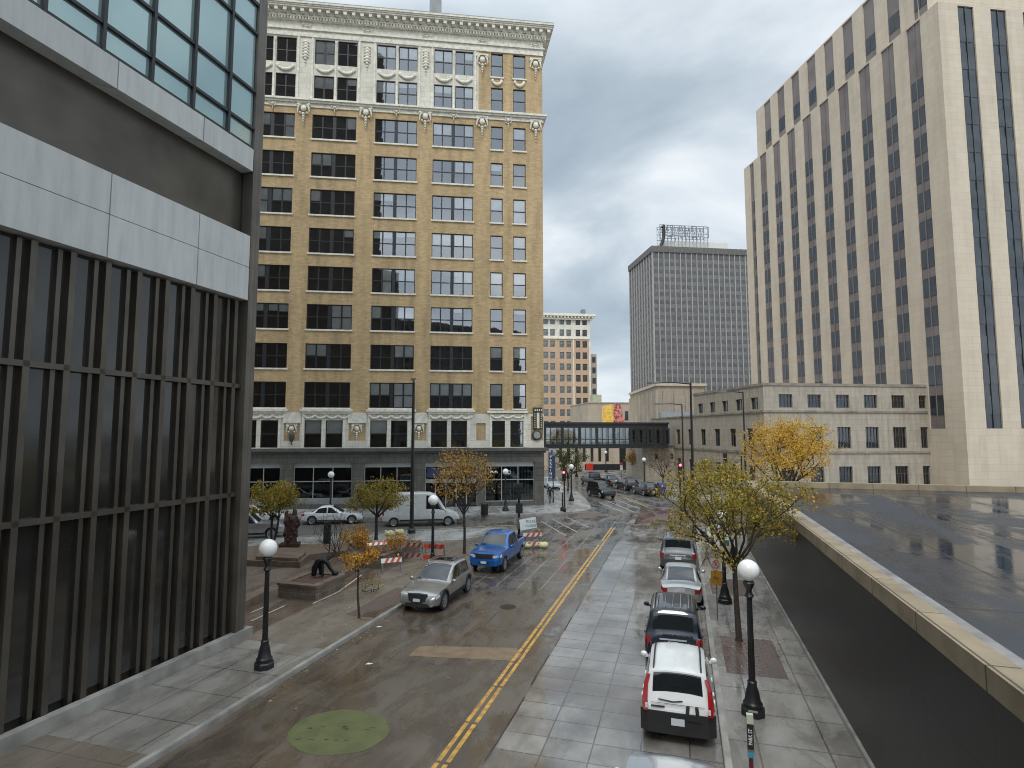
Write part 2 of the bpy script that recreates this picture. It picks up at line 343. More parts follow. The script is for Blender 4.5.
REDP = brickmat('red brown brick pavers', (.145, .095, .078), (.12, .08, .068), (.08, .06, .05), .3, .16, .014, wet=.8, stain=.25, wlo=.12, whi=.45)
def block(name, pts, mat, rz, kerbname='kerb'):
    poly_sheet(name, pts, KH, mat, rz, thick=.3)
def kerb(path, side=1, name='kerb', wd=.16):
    """kerb stones: a real step, proud of the walk by 6 mm"""
    b = MB(); n = len(path)
    nor = []
    for i in range(n):
        a = Vector((*path[max(i-1, 0)][:2], 0)); c = Vector((*path[min(i+1, n-1)][:2], 0)); d = (c-a).normalized(); nor.append(Vector((-d.y, d.x, 0))*side)
    vs = []
    for i in range(n):
        p = Vector((*path[i][:2], 0))
        for off, z in ((-.012, -.05), (-.006, KH-.02), (.012, KH+.006), (wd, KH+.006), (wd, KH-.05)): vs.append(p+nor[i]*off+Vector((0, 0, z)))
    fs = [(i*5+k, (i+1)*5+k, (i+1)*5+k+1, i*5+k+1) for i in range(n-1) for k in range(4)]
    b.add(vs, fs); b.build(name, KERB, smooth=30)['kind'] = 'structure'
kNL = [tuple(st(NL, s)[:2]) for s in (-15, 0, 10, 20, 30, 38, 41)]+[(.35, 43.8), (.95, 45.4), (.75, 46.6), (-.1, 47.1), (-.96, 47.01), (-15.2, 42.15), (-28, 38.4), (-90, 26)]
block('plaza_block', kNL+[(-90, -20)], SWBR, ST_ROT); kerb(kNL, 1)
kFL = [(-90, 41.5), (-15, 51.6), (-2.36, 53.15), (3.07, 54.2)]+[(5.4, 54.9), (6.9, 55.9), (7.7, 57.3), (8.0, 59.2), (8.3, 66), (8.4, 74), (6.5, 90), (3.5, 115)]
block('corner_block', kFL+[(-90, 115)], SWWH, G_ROT); kerb(kFL, 1)
kFR = [(4.8+9, 115), (15.2, 88), (17.3, 70), (18.0, 64.5), (18.4, 63.2), (19.6, 62.5), (21, 62.4), (95, 71.5)]
block('far_block', kFR+[(95, 160), (10, 160)], SWALK, G_ROT); kerb(kFR, 1)
kNR = [(95, 57.8), (17.2, 47.9), (15.6, 47.4), (14.5, 46.4)]+[tuple(st(NR, s)[:2]) for s in (45.5, 44, 35, 25, 15, 5, -15)]
block('right_walk', kNR+[(95, -40)], SWALK, ST_ROT); kerb(kNR, 1)
z1 = KH+.004
# overlays on the plaza block
poly_sheet('corner_walk', [(-.4, 46.4), (-15.2, 41.6), (-40, 34.2), (-40, 31.4), (-15.6, 38.8), (-3.6, 40.6), (-.3, 43.9)], z1, SWWH, ST_ROT)
poly_sheet('plaza_paving', [st(-15.4, 3), st(-15.4, 31), (-7.2, 36.6), (-5.0, 38.2), (-5.2, 40.0), (-15.6, 38.4), (-40, 31), (-40, 0)], z1, PLZ, ST_ROT)
poly_sheet('tree_paver_bed', [st(-13.3, 21.3), st(-12.0, 21.3), st(-12.0, 25.6), st(-13.3, 25.6)], z1, REDP, ST_ROT)
poly_sheet('grey_walk', [st(-15.1, 11), st(-11.95, 11), st(-11.95, 17.8), st(-15.1, 17.8)], z1, SWALK, ST_ROT)
edg = MB()
for a, c in (((251, 621.5), (285, 606)), ((251, 613), (268, 606)), ((313, 604), (338, 592.5)), ((338, 592.5), (362, 575))): strip(edg, at(*a, KH), at(*c, KH), .09, KH+.02)
edg.build('plaza_edging_line', pmat('pale edging stone', (.50, .46, .38), .5, var=.2))['kind'] = 'structure'
for s0, s1 in ((19.6, 23.0), (28.7, 31.8), (36.3, 38.6)):
    poly_sheet('tree_paver_bed', [st(1.15, s0), st(2.9, s0), st(2.9, s1), st(1.15, s1)], z1, REDP, ST_ROT)
poly_sheet('corner_walk_paving', [st(1.3, 41), st(3.4, 41), (15.9, 43.6), (17.6, 47.2), (15.6, 46.7)], z1, SWWH, ST_ROT)

# plaza steps and low wall
STEPST = pmat('brown plaza stone', (.17, .125, .092), .45, var=.3, vscale=2.5, bump=.2, rvar=.1)
b = MB()
b.prism([at(243, 566, KH), at(300, 568, KH), at(309, 560, KH), at(346, 556, KH), at(350, 549, KH), at(262, 549, KH), at(235, 556, KH)], KH-.02, KH+.32)
b.prism([at(256, 560, KH+.3), at(298, 562, KH+.3), at(306, 555, KH+.3), at(300, 551, KH+.3), at(258, 551, KH+.3)], KH+.30, KH+.50)
tag(b.build('plaza_platform', STEPST), kind='structure')

# ================================================================== generic wall with openings
def wall_grid(b, x0, x1, z0, z1, ops, y=0.0, rev=.22, flip=False):
    """front sheet at y with rectangular openings (xa,xb,za,zb) and their reveals going to y+rev"""
    xs = sorted({x0, x1, *[o[0] for o in ops], *[o[1] for o in ops]}); zs = sorted({z0, z1, *[o[2] for o in ops], *[o[3] for o in ops]})
    xs = [x for x in xs if x0 <= x <= x1]; zs = [z for z in zs if z0 <= z <= z1]
    for j in range(len(zs)-1):
        za, zb = zs[j], zs[j+1]; run = None
        for i in range(len(xs)-1):
            xa, xb = xs[i], xs[i+1]; cx, cz = (xa+xb)/2, (za+zb)/2
            hole = any(o[0] < cx < o[1] and o[2] < cz < o[3] for o in ops)
            if hole:
                if run is not None: b.quad((run, y, za), (xa, y, za), (xa, y, zb), (run, y, zb)); run = None
            elif run is None: run = xa
        if run is not None: b.quad((run, y, za), (x1, y, za), (x1, y, zb), (run, y, zb))
    for xa, xb, za, zb in ops:
        y2 = y+rev
        b.quad((xa, y, za), (xa, y2, za), (xa, y2, zb), (xa, y, zb)); b.quad((xb, y, za), (xb, y, zb), (xb, y2, zb), (xb, y2, za))
        b.quad((xa, y, zb), (xa, y2, zb), (xb, y2, zb), (xb, y, zb)); b.quad((xa, y, za), (xb, y, za), (xb, y2, za), (xa, y2, za))
FRC = {}
def sash_window(parent, x0, x1, z0, z1, y=.14, cols=1, groups=1, blinds=0.0, sill=True, proj=.10, fm=None, glass=None, sillmat=None, mid=.10, bl=None):
    """window part (frame) with its glass, blinds and sill as sub-parts; local frame of the facade"""
    wd, ht = x1-x0, z1-z0; key = (round(wd, 2), round(ht, 2), cols, groups, fm and fm.name)
    t = .07
    if key not in FRC:
        b = MB(); gap = .34 if groups == 2 else 0; gw = (wd-gap*(groups-1))/groups
        b.box(0, wd, 0, .10, 0, t); b.box(0, wd, 0, .10, ht-t, ht)
        b.box(0, t, 0, .10, t, ht-t); b.box(wd-t, wd, 0, .10, t, ht-t)
        for g in range(groups):
            gx = g*(gw+gap)
            if g: b.box(gx-gap, gx, -.03, .10, t, ht-t)
            for c in range(1, cols): cx = gx+gw*c/cols; b.box(cx-.06, cx+.06, .005, .10, t, ht-t)
            xa = gx+(t if g == 0 else .003); xb = gx+gw-(t if g == groups-1 else .003)
            b.box(xa, xb, .015, .085, ht*.5-mid/2, ht*.5+mid/2)
        f = b.mesh('window', fm or DARKFR)
        g = MB().quad((t/2, .05, t/2), (wd-t/2, .05, t/2), (wd-t/2, .05, ht-t/2), (t/2, .05, ht-t/2)).mesh('glass', glass or GLASS)
        FRC[key] = (f, g)
    f, g = FRC[key]
    o = link('window', f, parent, (x0, y, z0)); link('glass', g, o)
    if sill:
        k = ('sill', round(wd, 2), (sillmat or TERRAP).name)
        if k not in FRC: FRC[k] = MB().box(-.10, wd+.10, -.02-proj-.12, .0, -.16, 0).mesh('sill', sillmat or TERRAP)
        link('sill', FRC[k], o, (0, 0, 0))
    # blinds: one strip per sash column, some drawn
    n = cols*groups; gap = .34 if groups == 2 else 0; gw = (wd-gap*(groups-1))/groups; bb = MB(); any_ = False
    for g_ in range(groups):
        drop0 = random.choice((.45, .48, .5, .48, .95, .3, .2)) if bl is None else bl
        on = random.random() < blinds
        for c in range(cols):
            if not on or random.random() < .12: continue
            cx = g_*(gw+gap)+gw*c/cols; d = ht*(drop0+random.uniform(-.02, .02)); any_ = True
            bb.quad((cx+.08, .09, ht-d), (cx+gw/cols-.08, .09, ht-d), (cx+gw/cols-.08, .09, ht-.05), (cx+.08, .09, ht-.05))
    if any_: bb.build('blind', BLIND, o)
    return o

# ================================================================== MAIN BUILDING (tan brick, terracotta crown)
C0 = Vector((3.3, 59.94, KH))
bld = empty('office_block', C0, G_ROT, 'tall tan brick office block with cream terracotta crown and dark grey stone ground floor', 'building')
XL = -44.5; Dp = 22
dbl = [(-36.35, -31.95), (-30.2, -25.8), (-24.06, -19.63), (-17.73, -13.4), (-11.73, -7.46)]; sgl = [(-5.61, -4.32), (-3.2, -1.85)]
rows = [(10.0, 12.55), (13.9, 16.4), (17.85, 20.4), (21.75, 24.3), (25.65, 28.25), (29.65, 32.3), (33.65, 36.2), (37.65, 40.25)]
zo = -KH
ops = [(a, b_, z0_+zo, z1_+zo) for a, b_ in dbl+sgl for z0_, z1_ in rows]
z2 = 9.45+zo; z3 = 40.95+zo
b = MB(); wall_grid(b, XL, 0, z2, z3, ops)
# brick panels in the crown beside the single windows, and the east and west sides and back
cr = [(a, b_, z0_+zo, z1_+zo) for a, b_ in sgl for z0_, z1_ in ((41.95, 44.6), (45.8, 48.5))]
wall_grid(b, -6.95, 0, 41.75+zo, 48.6+zo, cr)
b.quad((0, 0, z2), (0, Dp, z2), (0, Dp, 48.6+zo), (0, 0, 48.6+zo)); b.quad((XL, 0, 0), (XL, 0, 48.6), (XL, Dp, 48.6), (XL, Dp, 0)); b.quad((XL, Dp, 0), (XL, Dp, 48.6), (0, Dp, 48.6), (0, Dp, 0))
# slight pilaster strips between the bays
for xa, xb in ((-25.45, -24.35), (-19.25, -18.1), (-13.0, -12.1), (-31.6, -30.5), (-37.8, -36.7)):
    pass
b.build('wall', BRICK, bld)
b = MB().box(XL+.5, -.5, .75, 1.0, .3, 48.4); b.build('room_backing', BACK, bld)
# terracotta: storey two, crown, frieze
b = MB()
w2 = []
for xa, xb in dbl: w2 += [(xa+.15, xa+1.76), (xa+2.17, xa+3.78)]
w2 += [(-5.38, -4.05), (-3.5, -2.15)]
o2 = [(a, c, 6.07+zo, 8.75+zo) for a, c in w2]
pan = [(dbl[i][1]-.06, dbl[i+1][0]-.30, 6.75+zo, 8.45+zo) for i in range(4)]+[(-7.0, -6.05, 6.75+zo, 8.5+zo), (-1.35, -.05, 6.75+zo, 9.2+zo)]
wall_grid(b, XL, 0, 6.0+zo, z2, o2+pan, rev=.10)
b.quad((0, 0, 6.0+zo), (0, Dp, 6.0+zo), (0, Dp, z2), (0, 0, z2))
dc = []
for xa, xb in dbl:
    m = (xa+xb)/2
    for z0_, z1_ in ((41.95, 44.5), (45.75, 48.45)): dc += [(xa+.05, m-.16, z0_+zo, z1_+zo), (m+.16, xb-.05, z0_+zo, z1_+zo)]
wall_grid(b, XL, -6.95, 41.75+zo, 48.6+zo, dc)
b.build('terracotta_facing', TERRA, bld)
b = MB()
for p in pan: b.quad((p[0], .1, p[2]), (p[1], .1, p[2]), (p[1], .1, p[3]), (p[0], .1, p[3]))
b.build('brick_panel', BRICK, bld)
b = MB()   # belts
def belt(b, z0, z1, p, xr=None):
    b.box(XL-.02, (xr if xr is not None else p), -p, .004, z0+zo, z1+zo); b.box(.004, p, .004, Dp, z0+zo, z1+zo)
belt(b, 40.95, 41.35, .10); belt(b, 41.35, 41.55, .28); belt(b, 41.55, 41.75, .42)
belt(b, 48.6, 49.25, .10); belt(b, 49.25, 49.4, .24); belt(b, 49.4, 50.2, .08)
for xa, xb in dbl:                                     # lintel shelf above storey two windows
    b.box(xa-.3, xb+.3, -.30, .0, 9.62+zo, 9.86+zo); b.box(xa-.18, xb+.18, -.16, 0, 9.40+zo, 9.62+zo)
    b.box(xa-.12, xa+.10, -.07, 0, 6.05+zo, 9.40+zo); b.box(xa+3.83, xa+4.05, -.07, 0, 6.05+zo, 9.40+zo)
b.box(-5.9, -1.7, -.22, 0, 9.55+zo, 9.78+zo); b.box(-5.62, -5.42, -.06, 0, 6.05+zo, 9.5+zo); b.box(-2.1, -1.85, -.06, 0, 6.05+zo, 9.5+zo)
for i in range(4): b.box(dbl[i][1]-.12, dbl[i+1][0]-.24, -.12, 0, 8.5+zo, 9.52+zo)
for xa, xb in dbl:                                     # white colonnettes of the crown windows and pier edges
    m = (xa+xb)/2; b.lathe([(.13, 0), (.13, .3), (.09, .4), (.09, 6.2), (.14, 6.35), (.14, 6.45)], 10, (m, -.02, 41.78+zo))
    for x in (xa-.16, xb+.16): b.box(x-.09, x+.09, -.09, 0, 41.78+zo, 48.55+zo)
b.build('terracotta_belt', TERRAP, bld, smooth=30)
b = MB()   # main cornice: bed mould, dentils, modillions, shelf, crown mould
belt(b, 50.2, 50.45, .30)
x = XL
while x < .25: b.box(x, x+.15, -.45, -.30, 50.25+zo, 50.52+zo); x += .30
y = 0
while y < Dp-1: b.box(.30, .45, y, y+.15, 50.25+zo, 50.52+zo); y += .30
belt(b, 50.52, 50.72, .46); belt(b, 50.45, 50.52, .36)
x = XL+.2
while x < .8:
    b.box(x, x+.34, -.90, -.46, 50.80+zo, 51.18+zo); b.box(x+.03, x+.31, -.75, -.46, 50.72+zo, 50.80+zo); x += .86
y = .3
while y < Dp-1: b.box(.46, .90, y, y+.34, 50.80+zo, 51.18+zo); y += .86
belt(b, 50.72, 51.18, .50)
belt(b, 51.18, 51.34, .98); belt(b, 51.34, 51.48, 1.06); belt(b, 51.48, 51.66, 1.15)
b.build('cornice', TERRAP, bld)
b = MB(); belt(b, 51.66, 51.80, 1.10); b.box(XL, 0, .3, Dp, 51.2+zo, 52.0+zo); b.box(XL, .0, .004, .3, 51.80+zo, 52.0+zo); b.build('roof_edge', pmat('verdigris roof edge', (.30, .33, .27), .7, var=.2), bld)
pent = MB().box(-12.3, -11.0, 1.5, 3, 52.1, 56.6); pent.build('roof_vent', STEEL, bld)
# ornaments: cartouches on the piers, swags between crown windows
def cartouche():
    b = MB(); b.ball((0, -.05, 0), .30, 12, 8, 1, .6, 1.15)
    for sx in (-1, 1):
        b.tube([(sx*(.30+.28*sin(i*.35)), -.08, .42-.16*i+.08*sin(i)) for i in range(6)], [.10, .12, .11, .09, .07, .04], 7)
        b.ball((sx*.55, -.06, .38), .15, 8, 6); b.ball((sx*.33, -.05, -.48), .12, 8, 6)
    for k, r in enumerate((.17, .15, .13, .10, .07)): b.ball((0, -.05, -.62-k*.27), r, 8, 6)
    b.box(-.62, .62, -.10, 0, .52, .66)
    return b.mesh('cartouche', TERRAP, 50)
def drop():
    b = MB()
    for k in range(9):
        r = (.20, .27, .30, .28, .30, .26, .20, .14, .09)[k]; b.ball((0, -.04, 1.2-k*.32), r*.72, 8, 6, 1.15, .5, 1)
        if k < 6:
            for sx in (-1, 1): b.ball((sx*.24, -.03, 1.1-k*.32), .11, 7, 5)
    return b.mesh('garland_drop', TERRAP, 50)
def swag(wd):
    b = MB(); n = 11
    for i in range(n):
        t = i/(n-1)*2-1; b.ball((t*wd/2, -.05, .35*t*t-.22), .13+.06*(1-abs(t)), 8, 6, 1.1, .7, 1)
    for sx in (-1, 1): b.ball((sx*wd/2, -.04, .22), .17, 8, 6, 1, .6, 1)
    return b.mesh('swag', TERRAP, 50)
CA, DR, SW = cartouche(), drop(), swag(1.5); SW2 = swag(.95)
piers = [(dbl[i][1]+dbl[i+1][0])/2 for i in range(4)]
for x in piers:
    link('cartouche', CA, bld, (x, -.12, 40.75+zo)); link('garland_drop', DR, bld, (x, -.04, 46.9+zo))
    c = link('cartouche', CA, bld, (x-.22, .06, 7.95+zo)); c.scale = (.80, .8, .72)
    c = link('cartouche', CA, bld, (x, -.1, 49.75+zo)); c.scale = (.8, .5, .35)
for x in (-6.55, -.75):
    link('cartouche', CA, bld, (x, -.08, 40.6+zo)); link('cartouche', CA, bld, (x, -.06, 47.6+zo)); c = link('cartouche', CA, bld, (x, -.1, 49.75+zo)); c.scale = (.8, .5, .35)
c = link('cartouche', CA, bld, (-3.75, -.06, 41.0+zo)); c.scale = (.6, .8, .7)
for xa, xb in dbl:
    for m in ((xa*3+xb)/4, (xa+xb*3)/4): link('swag', SW, bld, (m, -.04, 45.1+zo))
    for k in range(4): c = link('swag', SW2, bld, (xa+(xb-xa)*(k+.5)/4, -.06, 9.1+zo)); c.scale = (1, .6, .6)
    c = link('cartouche', CA, bld, ((xa+xb)/2, -.06, 41.1+zo)); c.scale = (.6, .8, .45)
for xa, xb in sgl: link('swag', SW2, bld, ((xa+xb)/2, -.04, 45.15+zo))
for k in range(3): c = link('swag', SW2, bld, (-4.9+k*1.1, -.05, 9.15+zo)); c.scale = (1, .6, .5)
# windows
bright = {3: .92, 4: .72}
for i, (xa, xb) in enumerate(dbl):
    for j, (za, zb) in enumerate(rows):
        pb = {0: .5, 1: .5, 2: .6, 3: .6 if j > 3 else .45, 4: .6 if j > 4 else .5}[i]
        sash_window(bld, xa, xb, za+zo, zb+zo, .12, 2, 2, pb)
    m = (xa+xb)/2
    for za, zb in ((41.95, 44.5), (45.75, 48.45)):
        for a, c in ((xa+.05, m-.16), (m+.16, xb-.05)): sash_window(bld, a, c, za+zo, zb+zo, .12, 2, 1, .85 if i > 2 else .4, sill=False)
for xa, xb in sgl:
    for j, (za, zb) in enumerate(rows+[(41.95, 44.6), (45.8, 48.5)]): sash_window(bld, xa, xb, za+zo, zb+zo, .12, 1, 1, .6)
for k, (xa, xb) in enumerate(w2): sash_window(bld, xa, xb, 6.07+zo, 8.75+zo, .03, 1, 1, .6 if k in (4, 5) else .12, sill=False, bl=.5)
# ground floor
shops = [(-37, -31.7), (-30.9, -26.1), (-24.85, -19.3), (-18.1, -13.3), (-12.1, -6.9), (-6.05, -.98)]
b = MB(); wall_grid(b, XL, 0, 0, 5.35, [(a, c, .42 if i != 4 else 0.0, 4.45) for i, (a, c) in enumerate(shops)], y=.0, rev=.45)
b.quad((0, 0, 0), (0, Dp, 0), (0, Dp, 5.35), (0, 0, 5.35))
b.build('ground_floor_wall', GSTONE, bld)
b = MB(); b.box(XL, .18, -.18, .004, 5.35, 5.55); b.box(.004, .18, .004, Dp, 5.35, 5.55); b.box(XL, .42, -.42, .004, 5.55, 5.78); b.box(.004, .42, .004, Dp, 5.55, 5.78); b.box(XL, .3, -.3, .004, 5.78, 5.87); b.box(.004, .3, .004, Dp, 5.78, 5.87)
for x in (-1.0+.95,): b.box(-.95, .05, -.045, 0, 3.9, 4.02); b.box(-.95, .05, -.045, 0, 3.1, 3.22)
b.build('stone_cornice', GSTONEP, bld)
for i, (xa, xb) in enumerate(shops):
    wd = xb-xa; b = MB(); base = .42 if i != 4 else 0
    b.box(0, wd, .0, .12, 3.95-base, 4.45-base-.003)
    n = 3
    t = .07; H = 3.95-base
    b.box(0, t, 0, .1, 0, H); b.box(wd-t, wd, 0, .1, 0, H)
    if i != 4:
        b.box(t, wd-t, 0, .1, 0, .08)
        for k in range(1, n): b.box(wd*k/n-.04, wd*k/n+.04, 0, .1, .08, H)
        for k in range(n): b.box(wd*k/n+(.04 if k else t), wd*(k+1)/n-(.04 if k < n-1 else t), 0, .1, 2.15, 2.24)
    else:
        b.box(t, wd-t, -.05, .1, 2.35, 2.75)
        for k in range(1, 5): b.box(wd*k/5-.05, wd*k/5+.05, 0, .1, 0, 2.35)
    o = b.build('shop_window', ALU, bld); o.location = (xa, .3, base)
    MB().quad((.03, .05, .03), (wd-.03, .05, .03), (wd-.03, .05, H), (.03, .05, H)).build('glass', GLASSD, o)
b = MB()   # grey apron under the third window, shop interiors (pale shelves, curtain folds)
for i in (0, 1, 2, 3): b.box(shops[i][0]+.1, shops[i][1]-.1, .28, .42, .003, 1.0)
b.build('stall_riser', pmat('grey panel', (.26, .26, .25), .6, var=.2), bld)
b = MB()
for i in (5,):
    for k in range(7): x = shops[5][0]+2.6+k*.3; b.box(x, x+.14, .6, .7, .5, 3.9)
b.build('shop_curtain', pmat('green grey curtain', (.16, .22, .20), .8, var=.3), bld)
# lettering on the shop glass (blurred in the photograph: a short white word and a ring)
b = MB(); b.tube([(-3.6+.16*cos(a*.5), .28, 3.35+.16*sin(a*.5)) for a in range(13)], .03, 6); b.build('glass_ring_logo', GLOBE, bld)
b = MB()
for k in range(2): b.tube([(-5.55+k*.42+t*.06, .28, 3.28+.18*sin(t*pi/6)) for t in range(7)], [.03, .06, .09, .10, .09, .06, .03], 6)
b.build('glass_emblem', GLOBE, bld)
b = MB().box(-11.9, -7.1, .08, .28, 2.9, 3.85); o = b.build('shop_sign_panel', pmat('navy sign panel', (.03, .05, .10), .4, var=.3), bld)
b = MB()
for k in range(9):
    x = -10.5+k*.24; b.box(x, x+.13, .05, .078, 3.2+.1*(k % 3), 3.5+.08*((k*2) % 3))
b.build('lettering', GLOBE, o)
# wall lanterns on the lower piers
def lantern():
    b = MB(); b.box(-.06, .06, -.35, 0, -.95, -.85); b.lathe([(.02, -.95), (.10, -.9), (.05, -.7), (.20, -.55), (.34, -.2), (.34, .25), (.26, .5), (.10, .62)], 12, (0, -.4, 0)); return b.mesh('wall_lantern', pmat('lantern metal', (.07, .065, .06), .5), 40)
LM = lantern()
c = link('wall_lantern', LM, bld, (piers[1]-.1, 0, 7.0)); c.scale = (.8, .8, .8)
# projecting clock and vertical marquee by the corner
b = MB(Matrix.Translation((-.62, 0, 0))); b.box(-.5, .42, -.20, 0, 7.75, 10.0); o = b.build('vertical_sign', pmat('black sign frame', (.018, .018, .018), .4), bld)
MB().box(-.78, -.50, -.225, -.2003, 7.85, 9.45).build('sign_panel', pmat('cream sign face', (.72, .68, .50), .5), o)
b = MB()
for k in range(7):
    for x in (-1.02, -.36): b.box(x, x+.10, -.225, -.2003, 7.9+k*.23, 8.02+k*.23)
for x in (-1.0, -.78, -.56, -.34): b.box(x, x+.12, -.225, -.2003, 9.62, 9.84)
b.build('sign_light', pmat('pale bulb', (.62, .60, .52), .4), o)
b = MB(Matrix.Translation((-.75, -.05, 7.15))@Matrix.Rotation(pi/2, 4, 'X')); b.lathe([(.52, 0), (.52, .14), (.42, .18), (.40, .12)], 24); o = b.build('round_clock', pmat('clock rim', (.05, .045, .04), .4), bld, 40)
b = MB(Matrix.Translation((-.75, -.19, 7.15))@Matrix.Rotation(pi/2, 4, 'X')); b.lathe([(.36, 0), (.36, .02)], 24); b.build('clock_face', pmat('clock face', (.30, .30, .28), .4, var=.3, vscale=8), o)

# ================================================================== LEFT BUILDING (beside the camera)
lb_o = st(-15.25, 18.1, KH)
lb = empty('glass_office_building', lb_o, ST_ROT+pi/2, 'dark bronze and glass office building with pale concrete bands beside the left sidewalk', 'building')
# local x runs along the street (towards far = 0, towards camera = negative); -y... faces street on local -y
TEAL = pmat('pale teal glass', (.42, .56, .56), .06, metal=.55, var=.12, vscale=.15, spec=.8)
DGL = pmat('dark bronze glass', (.03, .028, .024), .08, var=.4, vscale=.4, spec=.7)
PANEL = brickmat('pale concrete panel', (.58, .59, .57), (.54, .55, .53), (.22, .22, .21), 3.1, 40, .018, offset=0, stain=.18, sscale=1.0, vertical=True, streak=True)
zk = lambda z: z-KH
b = MB().box(-45, -.72, .5, 34, 0, 34); b.box(-.72, -.0, .9, 34, 0, 34); b.box(-62, -10, .3, 30, 34, 78); b.build('wall', BRONZE, lb)  # unseen upper block added to darken reflections in the brick block's windows
b = MB().box(-45, -.75, 0.0, .497, zk(17.3), zk(18.15)); b.box(-45, -.75, .0, .497, zk(12.38), zk(13.6)); b.box(-45, -.75, .0, .497, zk(13.62), zk(14.8)); b.box(-45, -.75, .0, .497, zk(24.0), zk(25.0)); b.build('concrete_band', PANEL, lb)
for za, zb in ((18.15, 24.0), (25.0, 33.9)): MB().box(-45, -.75, .12, .497, zk(za)+.001, zk(zb)-.001).build('glazing', TEAL, lb)
MB().box(-45, -.75, .40, .497, zk(.6), zk(12.3)).build('lower_glazing', DGL, lb)
b = MB()
for z in (18.2, 18.98, 20.45, 22.78, 23.95, 25.05, 27, 29, 31, 33): b.box(-45, -.75, .02, .118, zk(z)-.05, zk(z)+.05)
x = -2.0
while x > -45: b.box(x-.05, x+.05, -.005, .119, zk(18.15), 33.8); x -= 1.55
b.build('mullion', DARKFR, lb)
b = MB(); x = -1.0; k = 0
while x > -45:
    b.box(x-.16, x, .18, .45, .0, zk(12.3)); b.box(x-.42, x-.30, .28, .45, 0, zk(12.3)); x -= .98
b.box(-45, -.75, .18, .45, 9.0, 9.15); b.box(-45, -.75, .18, .45, 5.1, 5.25)
b.build('bronze_fin', BRONZE, lb)
b = MB()   # corner column in bronze with shallow flutes
b.lathe([(.36, 0), (.36, 34)], 28, (-.36, .40, 0), flute=.05); b.box(-.72, -.60, .0, .45, 0, 34)
b.build('corner_column', pmat('brown column', (.135, .12, .10), .4, metal=.35, var=.3, vscale=.6), lb)
b = MB().box(-45.05, .06, -.08, .2, -.02, .35); b.build('base_course', KERB, lb)

# building behind the camera, seen only as reflections in the glass
bb_ = empty('brown_office_building', (-2, -34, 0), ST_ROT, 'brown stone office building behind the viewpoint, mirrored in lower windows', 'building')
b = MB(); ops_ = [(-14+i*3.2, -12+i*3.2, 3+j*3.8, 5.4+j*3.8) for i in range(14) for j in range(9)]
MB(Matrix.Rotation(pi, 4, 'Z')).box(-32, 16, 0, 20, 0, 37).build('wall', pmat('brown stone', (.14, .12, .10), .8), bb_)
b = MB(); [b.box(-o[1], -o[0], -.02+.05, .05, o[2], o[3]) for o in ops_]; b.build('windows', DGL, bb_)['kind'] = 'stuff'

# ================================================================== FAR BUILDINGS
def tower_frame(px, py_, Y, z=0): return atY(px, Y, z)
def win_parts(parent, cells, meshes, base_rot, limit=96, name='window', stuffmat=None):
    """cells: (x, y, z, key, size) sorted by size; the first ones become parts, the rest one stuff part"""
    cells = sorted(cells, key=lambda c: c[4])
    for c in cells[:limit]:
        o = link(name, meshes[c[3]], parent, c[:3]); 
        if c[3] == 'side': o.rotation_euler.z = base_rot
    rest = cells[limit:]
    if rest:
        vs = []; fs = []
        for x, y, z, k, s in rest:
            M = Matrix.Translation((x, y, z))@(Matrix.Rotation(base_rot, 4, 'Z') if k == 'side' else Matrix.Identity(4)); me = meshes[k]; n0 = len(vs)
            vs += [M@v.co for v in me.vertices]; fs += [tuple(n0+i for i in p.vertices) for p in me.polygons]
        me = bpy.data.meshes.new('windows'); me.from_pydata(vs, [], fs); me.materials.append(stuffmat); o = link('windows', me, parent); o['kind'] = 'stuff'

# --- dark slab tower with roof sign
Y = 267.; C = atY(652.5, Y, 92); C.z = 0
tw = empty('grid_tower', C, G_ROT, 'dark grey office tower with a fine window grid and a lattice roof sign', 'building')
TWG = pmat('grey spandrel', (.16, .148, .138), .7, var=.18, vscale=.15); TWP = pmat('pale mullion', (.36, .345, .325), .6, var=.08); TWW = pmat('dark tower glass', (.065, .068, .070), .2, var=.5, vscale=.4, spec=.7)
W1, D1, H1 = 60, 33, 94.6
MB().box(0, W1, 0, D1, 0, H1).build('wall', TWG, tw)
b = MB()
nx = 22; 
for i in range(nx+1): x = i*W1/nx; b.box(x-.17, x+.17, -.45, 0, 4, H1-1.7)
ny = 9
for i in range(ny+1): y = i*D1/ny; b.box(-.45, 0, y-.2, y+.2, 4, H1-1.7)
b.build('mullion', TWP, tw)
b = MB().box(-.7, W1+.7, -.7, D1+.7, H1-1.7, H1+1.2); 
for i in range(90): x = -.4+i*.67; b.box(x, x+.14, -.82, -.7, H1-1.6, H1+1.0)
b.build('parapet', pmat('ribbed parapet', (.135, .125, .115), .6, var=.2), tw)
MB().box(7, 40, 4, 20, H1+1.2, H1+5.6).build('penthouse', pmat('pale plant room', (.62, .60, .55), .7), tw)
fw = MB().box(-.95, .95, -.06, .0, 0, 1.75).mesh('window', TWW); sw = MB().box(-1.3, 1.3, -.06, 0, 0, 1.8).mesh('window', TWW)
cells = [((i+.5)*W1/nx, 0, 6+j*3.66, 'front', -j) for j in range(24) for i in range(nx)]+[(0, (i+.5)*D1/ny, 6+j*3.66, 'side', -j+.5) for j in range(24) for i in range(ny)]
win_parts(tw, cells, {'front': fw, 'side': sw}, -pi/2, 96, stuffmat=TWW)
b = MB()   # roof sign: open lattice with a first numeral on its end
ox, oz, Ls, Hs = 4.6, H1+6.0, 24, 6.6
for z in (0, 2.8, 5.6, Hs):
    for y in (2, 5.5): b.tube([(ox, y, oz+z), (ox+Ls, y, oz+z)], .13, 4)
